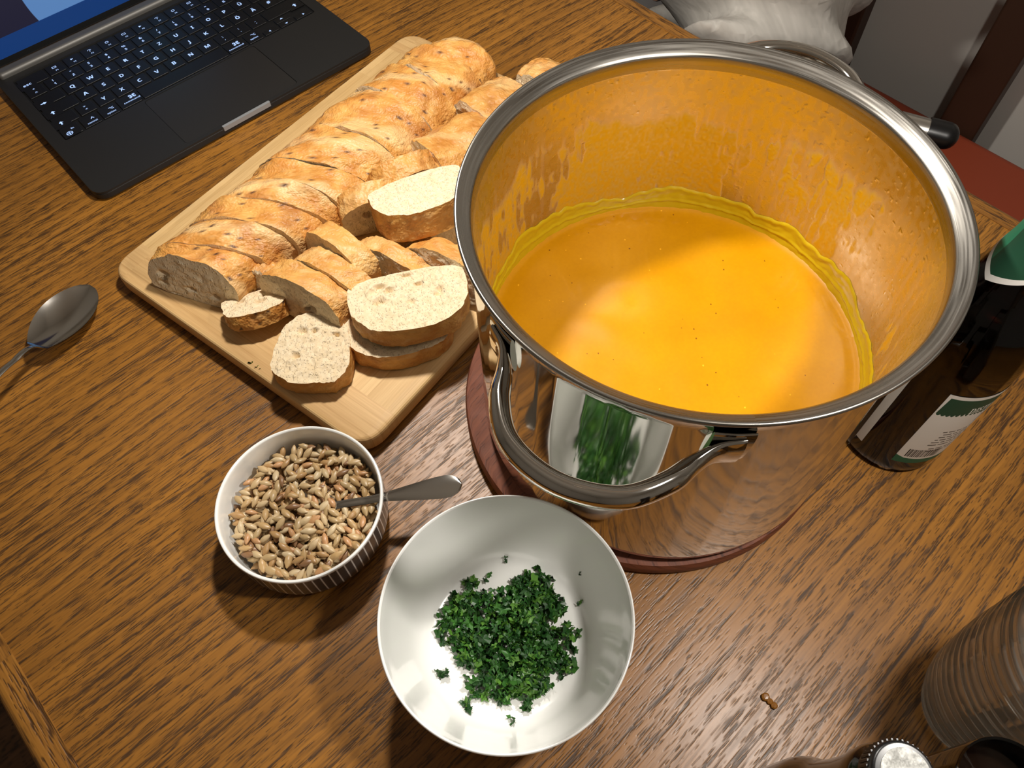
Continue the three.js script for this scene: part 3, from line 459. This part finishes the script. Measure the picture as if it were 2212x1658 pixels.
  // soup: its own thing inside the pot
  const soup = thing('pumpkin_soup', 'thick orange yellow soup filling the lower part of the steel pot', 'soup', [PX, T, PZ]);
  const wave = (x, z) => 0.0010 * pn(x * 22 + 2, z * 22, 3) + 0.0002 * pn(x * 60, z * 60, 8) + 0.0006 * Math.sin(Math.hypot(x + 0.02, z + 0.03) * 105 + 1.4 * pn(x * 9, z * 9, 5));
  const surf = grid(160, 48, (u, v) => { const a = u * 2 * Math.PI, r = 0.1186 * (1 - v), x = r * Math.cos(a), z = r * Math.sin(a); return [x, SOUP + wave(x, z) * sst(0, 0.12, v) + 0.0022 * Math.exp(-(0.1186 - r) / 0.0018), z]; }, true);
  { const p = surf.attributes.position, uv = surf.attributes.uv; for (let i = 0; i < p.count; i++) uv.setXY(i, p.getX(i) / 0.24 + 0.5, p.getZ(i) / 0.24 + 0.5); surf.index.array.reverse(); surf.computeVertexNormals(); }
  const soupTex = dataTex(1024, 1024, (u, v) => {
    const n = 0.5 + 0.8 * fbm(u * 6, v * 6, 2, 4) + 0.3 * (vn(u * 160, v * 160) - 0.5); let c = mix3([188, 128, 0], [202, 142, 1], clamp(n));
    const s = 34, i = Math.floor(u * s), j = Math.floor(v * s), q = hash(i + 400, j + 13); if (q < 0.10) { const dx = u * s - i - 0.2 - 0.6 * hash(i, j + 60), dz = v * s - j - 0.2 - 0.6 * hash(i + 60, j), r = 0.035 + 0.06 * hash(i + 9, j + 9); if (Math.hypot(dx * 1.2, dz) < r) c = q < 0.06 ? [120, 66, 8] : [236, 176, 40]; }
    return c;
  });
  part('surface', surf, phys({ map: soupTex, roughness: 0.32, specularIntensity: 0.7, clearcoat: 0.2, clearcoatRoughness: 0.1 }), soup);
  const ring = grid(320, 24, (u, v) => { const a = u * 2 * Math.PI, X = Math.cos(a), Y = Math.sin(a), top = 0.019 + 0.017 * fbm(X * 2.4, Y * 2.4, 1, 3) + 0.003 * pn(X * 16, Y * 16, 4), th = (0.0005 + 0.0013 * (1 - v) * (1 - v) + 0.0005 * sst(0.7, 0.9, v) + 0.0007 * sst(0.35, 0.42, v) * sst(0.5, 0.43, v) + 0.0006 * pn(X * 30, Y * 30, v * 5)) * sst(1.0, 0.93, v); return [X * (0.11895 - Math.max(0.00002, th)), SOUP - 0.001 + top * v, Y * (0.11895 - Math.max(0.00002, th))]; }, true);
  part('residue_ring', ring, phys({ color: lin(0.48, 0.33, 0.004), roughness: 0.3, clearcoat: 0.4, clearcoatRoughness: 0.15 }), soup);
}

// ---------------------------------------------------------------- bowl of sunflower seeds
const SX = -0.1391, SZ = -0.1993;
{
  const b = thing('seed_bowl', 'small white bowl with dark striped outside holding sunflower seeds', 'bowl', [SX, T, SZ]);
  part('inside', curveLathe([[0, 0.0055], [0.030, 0.0056], [0.042, 0.0068], [0.0477, 0.012], [0.0498, 0.020], [0.0508, 0.030], [0.0516, 0.0358], [0.0527, 0.0372]], 128, 60), M.white, b);
  part('rim', curveLathe([[0.0527, 0.0372], [0.0536, 0.0370], [0.0540, 0.0360], [0.0538, 0.0345]], 128, 16), M.white, b);
  const stripes = canvasTex(2048, 256, (c, w, h) => {
    c.fillStyle = '#5a5350'; c.fillRect(0, 0, w, h); const n = 64;
    for (let i = 0; i < n; i++) { const x = (i + 0.5) / n * w; c.fillStyle = '#e2ded8'; c.fillRect(x - 3, 0, 5.5, h); c.strokeStyle = '#2c2827'; c.lineWidth = 2; for (let y = -8; y < h + 10; y += 7) { c.beginPath(); c.moveTo(x + 4, y + 8); c.lineTo(x + w / n / 2, y + 2 * hash(i, y)); c.lineTo(x + w / n - 6, y + 8 + 4 * hash(y, i)); c.stroke(); } }
  });
  stripes.wrapS = THREE.RepeatWrapping;
  part('outside', curveLathe([[0.0538, 0.0345], [0.0538, 0.028], [0.0536, 0.018], [0.0528, 0.009], [0.050, 0.0028], [0.046, 0.0006], [0.040, 0.0002], [0, 0.0002]], 128, 60), phys({ map: stripes, roughness: 0.3, clearcoat: 0.4, clearcoatRoughness: 0.1 }), b);
}
{ // seeds dropped one by one onto a height field
  const mk = (k) => { const g = new THREE.SphereGeometry(1, 10, 8), p = g.attributes.position; for (let i = 0; i < p.count; i++) { let x = p.getX(i), y = p.getY(i), z = p.getZ(i); const s = x > 0 ? 1 - 0.72 * x * x : 1 - 0.30 * x * x; const bend = 0.12 * (k - 1) * x * x; p.setXYZ(i, x * 0.0051, y * s * 0.00165 + bend * 0.001, z * s * (0.0021 + 0.0002 * k)); } g.computeVertexNormals(); return g; };
  const geos = [mk(0), mk(1), mk(2)];
  const cols = [[0.66, 0.50, 0.30], [0.60, 0.42, 0.22], [0.70, 0.56, 0.37], [0.52, 0.33, 0.16], [0.56, 0.42, 0.24], [0.62, 0.36, 0.19], [0.30, 0.17, 0.09], [0.72, 0.60, 0.42]];
  const mats = cols.map(c => std({ color: lin(c[0] * 0.80, c[1] * 0.74, c[2] * 0.62), roughness: 0.38 }));
  const n = 110, R = 0.0485, f = new Float32Array(n * n).fill(0), cellOf = (x) => Math.floor((x / R * 0.5 + 0.5) * n), list = [];
  for (let i = 0; i < n; i++) for (let j = 0; j < n; j++) f[i * n + j] = 0.008;
  for (let k = 0; k < 1150; k++) {
    let best = null;
    for (let tr = 0; tr < 5; tr++) { const a = rr(0, 2 * Math.PI), r = Math.sqrt(rnd()) * 0.0452, x = r * Math.cos(a), z = r * Math.sin(a), h = f[cellOf(x) * n + cellOf(z)]; if (!best || h < best.h) best = { x, z, h }; }
    const yaw = rr(0, Math.PI * 2), tilt = rr(-0.35, 0.35), rollA = rr(-0.5, 0.5), cs = Math.cos(yaw), sn = Math.sin(yaw); let top = 0, cnt = 0, sum = 0; const cells = [];
    for (let p = -4; p <= 4; p++) for (let q = -1; q <= 1; q++) { const lx = p * 0.0011, lz = q * 0.0016, x = best.x + cs * lx + sn * lz, z = best.z - sn * lx + cs * lz; if (Math.hypot(x, z) > R * 0.99) continue; const c = cellOf(x) * n + cellOf(z); cells.push(c); const h = f[c]; sum += h; cnt++; top = Math.max(top, h); }
    const y = mix(sum / cnt, top, 0.62) + 0.0012; if (y > 0.0262) continue;
    for (const c of cells) f[c] = Math.max(f[c], y + 0.0011);
    list.push({ x: best.x, y, z: best.z, yaw, tilt, rollA, c: Math.floor(Math.pow(rnd(), 1.15) * 8) % 8, g: k % 3, s: rr(0.88, 1.12) });
  }
  const keep = 300, low = list.slice(0, list.length - keep), high = list.slice(list.length - keep);
  const im = new THREE.InstancedMesh(geos[1], std({ color: 0xffffff, roughness: 0.4 }), low.length), o = new THREE.Object3D();
  low.forEach((s, i) => { o.position.set(SX + s.x, T + s.y, SZ + s.z); o.rotation.set(s.rollA, s.yaw, s.tilt, 'YZX'); o.scale.setScalar(s.s); o.updateMatrix(); im.setMatrixAt(i, o.matrix); const c = cols[s.c]; im.setColorAt(i, lin(c[0] * 0.80, c[1] * 0.74, c[2] * 0.62)); });
  im.name = 'sunflower_seeds'; im.castShadow = im.receiveShadow = true; im.userData = { kind: 'stuff', label: 'roasted sunflower seeds filling the small striped bowl', category: 'seeds' }; scene.add(im);
  for (const s of high) { const m = single('sunflower_seed', geos[s.g], mats[s.c], 'roasted sunflower seed lying on top of the seeds in the striped bowl', 'seed', 'sunflower seeds on top in the striped bowl'); m.position.set(SX + s.x, T + s.y, SZ + s.z); m.rotation.set(s.rollA, s.yaw, s.tilt, 'YZX'); m.scale.setScalar(s.s); }
}

// ---------------------------------------------------------------- spoons
// Built along local x: tip of the bowl at x = 0, handle running to +x; bowl opens upwards.
function spoon(name, label, bowlL, bowlW, depth, length, endW, arch) {
  const t = thing(name, label, 'spoon'); const th = 0.0013;
  const halfW = (x) => x < bowlL ? bowlW / 2 * Math.pow(Math.max(0, Math.sin(Math.PI * Math.pow(clamp(x / bowlL * 0.93 + 0.0), 0.86))), 0.62) : 0;
  const neck = 0.0026, wAt = (x) => { const b = halfW(x), k = (x - bowlL * 0.9) / (length - bowlL * 0.9); const hnd = k < 0 ? 0 : mix(neck, endW / 2, sst(0.30, 0.92, k)) * (k > 0.86 ? Math.sqrt(Math.max(0, 1 - Math.pow((k - 0.86) / 0.14, 2))) : 1); return Math.max(b, hnd, k < 0 && x > bowlL * 0.8 ? neck * 0.9 : 0); };
  const line = (x) => { const k = clamp((x - bowlL) / (length - bowlL)); return arch * Math.sin(Math.PI * Math.pow(k, 0.62)) + 0.001; };
  const surf = (side) => grid(20, 90, (u, v) => {
    const x = v * length, w = wAt(x), s = (u * 2 - 1), inB = x < bowlL ? 1 : 0, e = clamp(x / bowlL), dish = inB * depth * Math.pow(Math.sin(Math.PI * Math.min(1, e * 0.97 + 0.015)), 0.8) * (1 - s * s);
    const crown = inB ? 0 : 0.0008 * (1 - s * s);
    return [x, line(x) + (x < bowlL ? depth * 0.95 * (1 - 0.15 * e) : depth * 0.8 * Math.max(0, 1 - (x - bowlL) / 0.02)) - dish + (side > 0 ? crown : -th * (1 - Math.pow(Math.abs(s), 6)) - 0.0003), s * w];
  });
  const a = surf(1), b = surf(-1); a.index.array.reverse(); a.computeVertexNormals();
  const cutV = Math.floor(bowlL / length * 90);
  const take = (g, from, to) => { const h = g.clone(), per = 20 * 6; h.setIndex(Array.from(g.index.array).slice(from, to)); return h; };
  // grid rows run along v: the first rows are the bowl, the rest the handle (a is reversed)
  const A = Array.from(a.index.array), B = Array.from(b.index.array), rows = 20 * 6, nB = cutV * rows;
  const pick = (arr, g, lo, hi) => { const h = g.clone(); h.setIndex(arr.slice(lo, hi)); return h.toNonIndexed(); };
  part('bowl', mergeGeometries([pick(A, a, A.length - nB, A.length), pick(B, b, 0, nB)]), M.cutlery, t);
  part('handle', mergeGeometries([pick(A, a, 0, A.length - nB), pick(B, b, nB, B.length)]), M.cutlery, t);
  return t;
}
{
  const s = spoon('tablespoon', 'steel tablespoon lying on the table beside the cutting board', 0.068, 0.044, 0.0075, 0.195, 0.021, 0.016);
  // tip towards the laptop, handle leaving the picture
  const tip = [-0.3394, -0.4040], neck = [-0.3605, -0.3375]; const ang = Math.atan2(-(neck[1] - tip[1]), neck[0] - tip[0]);
  s.position.set(tip[0], T + 0.0012, tip[1]); s.rotation.order = 'YZX'; s.rotation.set(0, ang, 0.12);
  const t = spoon('teaspoon', 'small steel teaspoon stuck into the bowl of sunflower seeds', 0.040, 0.027, 0.005, 0.125, 0.0155, 0.003);
  t.rotation.order = 'YZX'; t.rotation.set(0.12, 0.07, 0.21); t.position.set(-0.1560, T + 0.0125, -0.1975);
}

// ---------------------------------------------------------------- white bowl with parsley
const WX = -0.0077, WZ = -0.115;
{
  const b = thing('parsley_bowl', 'larger plain white porcelain bowl holding chopped parsley', 'bowl', [WX, T, WZ]);
  part('inside', curveLathe([[0, 0.0085], [0.030, 0.0086], [0.0435, 0.0094], [0.0505, 0.0130], [0.0562, 0.0205], [0.0612, 0.0325], [0.0660, 0.0480], [0.0690, 0.0605], [0.0699, 0.0642]], 144, 80), M.white, b);
  part('rim', curveLathe([[0.0699, 0.0642], [0.0708, 0.0652], [0.0716, 0.0645], [0.0716, 0.0628]], 144, 20), M.white, b);
  part('outside', curveLathe([[0.0716, 0.0628], [0.0704, 0.0540], [0.0662, 0.037], [0.0608, 0.0215], [0.0545, 0.0105], [0.0485, 0.0052], [0.0465, 0.0035]], 144, 60), M.white, b);
  part('foot_ring', lathe([[0.0465, 0.0035], [0.0463, 0.0004], [0.0455, 0.0002], [0.0435, 0.0004], [0.0428, 0.004], [0.0, 0.0045]], 144), M.white, b);
}
{
  const leaf = (k) => {                                   // a curled, jagged bit of parsley leaf
    const n = 13, pos = [], idx = []; pos.push(0, 0, 0);
    for (let i = 0; i < n; i++) { const a = (i / n) * Math.PI * 2, r = (i % 2 ? 0.55 : 1.0) * (0.75 + 0.5 * hash(i + k * 17, 3)) * 0.0034, z = 0.0011 * Math.sin(a * 2 + k) + 0.0010 * (hash(i, k) - 0.5) + r * r * 90 * (hash(k, 5) - 0.2); pos.push(r * Math.cos(a), z, r * Math.sin(a) * 0.8); idx.push(0, 1 + (i + 1) % n, 1 + i); }
    const g = new THREE.BufferGeometry(); g.setAttribute('position', new THREE.Float32BufferAttribute(pos, 3)); g.setIndex(idx); g.setAttribute('uv', new THREE.Float32BufferAttribute(new Array((n + 1) * 2).fill(0), 2)); const thick = g.clone().translate(0, -0.00022, 0); thick.setIndex(idx.slice().reverse()); const m = mergeGeometries([g.toNonIndexed(), thick.toNonIndexed()]); m.computeVertexNormals(); return m;
  };
  const leaves = [0, 1, 2, 3, 4, 5].map(leaf);
  const greens = [[0.026, 0.095, 0.014], [0.038, 0.135, 0.018], [0.015, 0.066, 0.011], [0.080, 0.20, 0.025], [0.02, 0.078, 0.016]];
  const gm = std({ vertexColors: true, roughness: 0.4, side: THREE.DoubleSide });
  // the heap: clumps where the photograph has them (centre x, z, radius, height)
  const clumps = [[-0.008, -0.117, 0.026, 0.013], [-0.024, -0.126, 0.018, 0.010], [0.006, -0.132, 0.020, 0.011], [0.010, -0.145, 0.013, 0.009], [-0.004, -0.100, 0.021, 0.010], [0.012, -0.108, 0.017, 0.010], [-0.038, -0.120, 0.012, 0.006], [-0.044, -0.130, 0.007, 0.005], [-0.029, -0.146, 0.0075, 0.006], [-0.037, -0.139, 0.006, 0.005], [0.029, -0.114, 0.0085, 0.006], [0.025, -0.099, 0.0075, 0.005], [-0.026, -0.092, 0.009, 0.006], [0.004, -0.090, 0.013, 0.006], [-0.013, -0.088, 0.010, 0.006], [0.020, -0.134, 0.008, 0.006], [-0.030, -0.106, 0.010, 0.006]];
  const area = clumps.map(c => c[2] * c[2]), total = area.reduce((a, b) => a + b), parts = []; const o = new THREE.Object3D();
  const put = (x, y, z, s, src) => { o.position.set(x, y, z); o.rotation.set(rr(-1.2, 1.2), rr(0, 6.3), rr(-1.2, 1.2)); o.scale.setScalar(s); o.updateMatrix(); const g = leaves[src % 6].clone().applyMatrix4(o.matrix), c = greens[Math.floor(rnd() * 5)], k = rr(0.8, 1.25); return paint(g, () => [c[0] * k, c[1] * k, c[2] * k]); };
  for (let i = 0; i < 1150; i++) { let q = rnd() * total, k = 0; while (q > area[k] && k < clumps.length - 1) q -= area[k++]; const [cx, cz, r, h] = clumps[k], a = rr(0, 6.3), d = Math.sqrt(rnd()), edge = 1 + 0.18 * Math.sin(a * 5 + k); parts.push(put(cx + r * d * edge * Math.cos(a), T + 0.0105 + h * (1 - d * d) * rr(0.25, 1), cz + r * d * edge * Math.sin(a), rr(0.75, 1.4), i)); }
  const heap = single('chopped_parsley', mergeGeometries(parts), gm, 'heap of finely chopped green parsley in the white bowl', 'parsley'); heap.userData.kind = 'stuff';
  const loose = [[-0.0094, -0.164, 0.6], [-0.0194, -0.1523, 0.8], [0.0375, -0.150, 0.6], [0.0372, -0.1339, 0.6], [-0.0465, -0.0955, 1.1], [-0.0301, -0.0773, 1.2], [0.0003, -0.0753, 1.0], [-0.0048, -0.0671, 0.9]];
  for (const [x, z, s] of loose) { const r = Math.hypot(x - WX, z - WZ), y = T + 0.0098 + (r > 0.043 ? Math.pow((r - 0.043) / 0.013, 1.8) * 0.010 : 0) + 0.0012; const n = s > 0.9 ? 5 : 2; single('parsley_bit', mergeGeometries(Array.from({ length: n }, (_, i) => put(x + rr(-1, 1) * 0.0034 * s, y + rr(0, 0.0018), z + rr(-1, 1) * 0.0028 * s, s * 0.95, i))), gm, 'loose bit of parsley stuck to the white bowl beside the heap', 'parsley', 'loose parsley bits in the white bowl'); }
  for (const [u, v] of [[5, 168], [4.5, 160]]) { const p = onBoard(u, v, BTOP - 0.0004); single('parsley_bit', mergeGeometries([put(p[0], p[1], p[2], 0.7, 1), put(p[0] + 0.002, p[1], p[2] + 0.001, 0.6, 3)]), gm, 'tiny parsley bit on the front edge of the cutting board', 'parsley', 'parsley bits on the cutting board'); }
}

// ---------------------------------------------------------------- beer bottle with labels behind the pot
{
  const b = thing('beer_bottle', 'brown glass beer bottle with green and white label standing beside the pot', 'bottle', [0.269, T, -0.2545]);
  const outer = [[0, 0.0012], [0.024, 0.0006], [0.0305, 0.0004], [0.0335, 0.0025], [0.0348, 0.007], [0.035, 0.012], [0.035, 0.06], [0.035, 0.118], [0.0349, 0.124], [0.0335, 0.137], [0.0295, 0.152], [0.0245, 0.164], [0.0205, 0.175], [0.0180, 0.187], [0.0155, 0.200], [0.0142, 0.212], [0.0136, 0.235], [0.0134, 0.246], [0.0142, 0.248], [0.0142, 0.256], [0.0128, 0.259]];
  const inner = [[0.0098, 0.259], [0.0100, 0.235], [0.0112, 0.208], [0.0150, 0.186], [0.0215, 0.163], [0.0300, 0.138], [0.0318, 0.120], [0.0318, 0.02], [0.029, 0.008], [0.015, 0.006], [0, 0.0055]];
  const amber = phys({ color: 0xffffff, roughness: 0.04, transmission: 1, thickness: 0.003, ior: 1.5, attenuationColor: lin(0.28, 0.09, 0.012), attenuationDistance: 0.0022 });
  part('glass', toCreasedNormals(lathe([...outer, ...inner], 96), 0.7), amber, b);
  part('beer', lathe([[0, 0.0062], [0.015, 0.0066], [0.0286, 0.0086], [0.0312, 0.0205], [0.0312, 0.12], [0.0294, 0.138], [0.0220, 0.158], [0, 0.158]], 64), std({ color: lin(0.012, 0.006, 0.002), roughness: 0.2 }), b);
  const lab = canvasTex(1024, 640, (c, w, h) => {
    c.fillStyle = '#d8d2c8'; c.fillRect(0, 0, w, h); c.fillStyle = '#17402c'; c.beginPath(); c.moveTo(26, 26); c.lineTo(w - 26, 26); c.lineTo(w - 26, 150); for (let x = w - 26; x > 26; x -= 34) c.quadraticCurveTo(x - 17, 186, x - 34, 150 + 10 * Math.sin(x / 60)); c.closePath(); c.fill();
    c.fillStyle = '#e6e2d8'; c.textAlign = 'center'; c.font = 'bold 62px serif'; c.fillText('DISTELHÄUSER', w * 0.47, 146, 520); c.font = 'italic 38px serif'; c.fillText('❦', w * 0.47, 78); c.fillStyle = '#3a3632'; c.font = 'italic bold 96px serif'; c.fillText('Pils', w * 0.47, 270);
    c.fillStyle = '#57524c'; for (let r = 0; r < 8; r++) { let x = 150 + 60 * hash(r, 2); const e = 780 - 60 * hash(r, 4); while (x < e) { const l = 24 + 70 * hash(Math.floor(x), r); c.fillRect(x, 312 + r * 26 + (r > 5 ? 14 : 0), Math.min(l, e - x), 9); x += l + 12; } }
    c.fillStyle = '#17140f'; for (let x = 60; x < 330;) { const l = 3 + 8 * hash(Math.floor(x), 1); c.fillRect(x, 500, l, 76); x += l + 3 + 6 * hash(Math.floor(x), 8); }
    c.fillStyle = '#1d5a3e'; c.beginPath(); c.moveTo(0, 574); c.lineTo(70, 592); c.lineTo(400, 600); c.lineTo(w, 590); c.lineTo(w, h); c.lineTo(0, h); c.fill();
  });
  const paper = std({ map: lab, roughness: 0.6 });
  const wrap = (a0, a1, y0f, y1f, rOf) => grid(64, 12, (u, v) => { const a = mix(a0, a1, u) * Math.PI / 180, y = mix(y0f(u), y1f(u), v), r = rOf(y); return [r * Math.cos(a), y, r * Math.sin(a)]; });
  part('label', wrap(114, -20, () => 0.0195, () => 0.1065, () => 0.03525), paper, b);
  const front = canvasTex(256, 256, (c, w, h) => { c.fillStyle = '#d8d2c8'; c.fillRect(0, 0, w, h); c.fillStyle = '#17402c'; c.fillRect(14, 14, w - 28, h - 28); });
  part('label', wrap(315, 150, () => 0.0195, () => 0.1065, () => 0.03525), std({ map: front, roughness: 0.6 }), b);
  const neckR = (y) => { for (let i = 1; i < outer.length; i++) if (outer[i][1] >= y) { const [r0, y0] = outer[i - 1], [r1, y1] = outer[i]; return mix(r0, r1, (y - y0) / (y1 - y0)) + 0.0003; } return 0.0145; };
  const neckTex = canvasTex(512, 512, (c, w, h) => { c.fillStyle = '#d4cfc8'; c.fillRect(0, 0, w, h); c.fillStyle = '#17402c'; c.fillRect(0, 24, w, h - 62); c.fillStyle = '#1f6a4c'; c.fillRect(0, 24, w * 0.44, h - 62); });  // brighter green stretch: the lit part of the label, painted into its colour
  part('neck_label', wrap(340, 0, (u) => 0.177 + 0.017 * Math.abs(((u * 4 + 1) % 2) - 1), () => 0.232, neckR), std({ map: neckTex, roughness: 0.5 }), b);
}

// ---------------------------------------------------------------- ribbed tumbler, small dark bottle and slim glass in the corner
{
  const t = thing('ribbed_tumbler', 'cloudy drinking glass with horizontal ribs at the right table corner', 'glass', [0.262, T, -0.066]);
  const r0 = (y) => 0.0262 + 0.0078 * sst(0, 0.035, y) * 1.0 + 0.0060 * sst(0.02, 0.085, y) + 0.0022 * sst(0.07, 0.13, y) + 0.003 * sst(0.12, 0.2, y), pts = [[0, 0.0008], [0.020, 0.0004]];
  for (let i = 0; i <= 170; i++) { const y = 0.0008 + 0.199 * i / 170, base = i < 6 ? Math.sqrt(1 - Math.pow(1 - i / 6, 2)) * 0.004 - 0.004 : 0; pts.push([r0(y) + base + 0.0008 * Math.cos(y / 0.0086 * 2 * Math.PI) * sst(0.004, 0.012, y), y]); }
  pts.push([r0(0.2) - 0.001, 0.2005]); for (let i = 40; i >= 0; i--) { const y = 0.010 + 0.1895 * i / 40; pts.push([r0(y) - 0.0030, y]); } pts.push([0.018, 0.0078], [0, 0.0074]);
  part('glass_body', toCreasedNormals(lathe(pts, 96), 0.6), phys({ color: 0xcbc6bc, roughness: 0.1, transmission: 0.86, thickness: 0.003, ior: 1.5 }), t);
}
{
  const b = thing('small_bottle', 'small black glossy bottle with paper disc on its black cap', 'bottle', [0.131, T, -0.0203]);
  part('glass', lathe([[0, 0.0005], [0.013, 0.0003], [0.0165, 0.003], [0.017, 0.010], [0.017, 0.085], [0.0160, 0.098], [0.0138, 0.110], [0.0118, 0.122], [0.0112, 0.150], [0.0122, 0.168], [0.0126, 0.178], [0.0118, 0.183], [0.0104, 0.186], [0.0104, 0.190]], 64), std({ color: 0x0b0706, roughness: 0.12 }), b);
  const c = part('cap', lathe([[0.0104, 0.186], [0.0112, 0.1865], [0.0114, 0.189], [0.0114, 0.1965], [0.0109, 0.199], [0.0098, 0.2], [0, 0.2]], 64), M.black, b);
  for (let i = 0; i < 40; i++) { const a = i / 40 * 2 * Math.PI; part('grip_rib', box(0.0006, 0.008, 0.0007, 0.01155 * Math.cos(a), 0.193, 0.01155 * Math.sin(a)), M.black, c); }
  const paper = dataTex(128, 128, (u, v) => { const k = 168 + 60 * (vn(u * 12, v * 12) - 0.5) + 40 * (vn(u * 40, v * 40) - 0.5); return [k, k, k - 4]; });
  part('paper_disc', new THREE.CylinderGeometry(0.0086, 0.0086, 0.0004, 48).translate(0.0004, 0.2001, 0), std({ map: paper, roughness: 0.85 }), c);
}
{
  const g = thing('slim_glass', 'slim glass filled with a dark drink beside the small black bottle', 'glass', [0.192, T, -0.0165]);
  part('glass_body', toCreasedNormals(lathe([[0, 0.0005], [0.015, 0.0003], [0.0165, 0.002], [0.0185, 0.08], [0.0203, 0.149], [0.0200, 0.150], [0.0190, 0.149], [0.0170, 0.08], [0.0152, 0.012], [0, 0.010]], 64), 0.6), M.glass, g);
  part('drink', lathe([[0, 0.0104], [0.0149, 0.0124], [0.0167, 0.08], [0.0183, 0.134], [0, 0.134]], 64), std({ color: 0x120a06, roughness: 0.08 }), g);
}

// ---------------------------------------------------------------- utensil handle behind the pot, crumbs
{
  const k = thing('serving_knife', 'utensil with black handle and steel collar sticking out behind the pot', 'utensil', [0.3665, T - 0.003, -0.5555], -0.42);
  part('blade', rbox(0.14, 0.0015, 0.026, 0.0006, -0.075, 0.0145, 0), M.cutlery, k);
  part('collar', new THREE.CylinderGeometry(0.0112, 0.0105, 0.026, 32).rotateZ(Math.PI / 2).translate(0.004, 0.0145, 0), M.brushed, k);
  part('handle', sweep([V(0.016, 0.0145, 0), V(0.022, 0.0145, 0), V(0.030, 0.0143, 0), V(0.038, 0.0142, 0), V(0.0425, 0.0142, 0), V(0.0436, 0.0142, 0)], (t) => { const r = 0.0118 * Math.sqrt(Math.max(0.02, 1 - Math.pow(Math.max(0, (t - 0.55) / 0.45), 2.4))); return ellipse(r * 1.05, r, 24); }, 30), M.black, k);
}
{
  const m = std({ color: 0x8a5a22, roughness: 0.3 });
  const c = part(numbered('crumb'), mergeGeometries([[0, 0, 0.0026], [0.0022, 0.0026, 0.0019], [0.0042, 0.0050, 0.0021]].map(([x, z, r]) => { const g = new THREE.IcosahedronGeometry(r, 1); const p = g.attributes.position; for (let i = 0; i < p.count; i++) { const k = 1 + 0.25 * pn(p.getX(i) * 900, p.getY(i) * 900, p.getZ(i) * 900); p.setXYZ(i, p.getX(i) * k, p.getY(i) * k * 0.6, p.getZ(i) * k); } g.computeVertexNormals(); return g.translate(x, 0.0014, z); })), m, scene);
  tag(c, 'tiny amber crumb lying alone on the table in front of the pot', 'crumb'); c.position.set(0.146, T, -0.0775);
}
shadows(scene);
renderer.render(scene, camera);
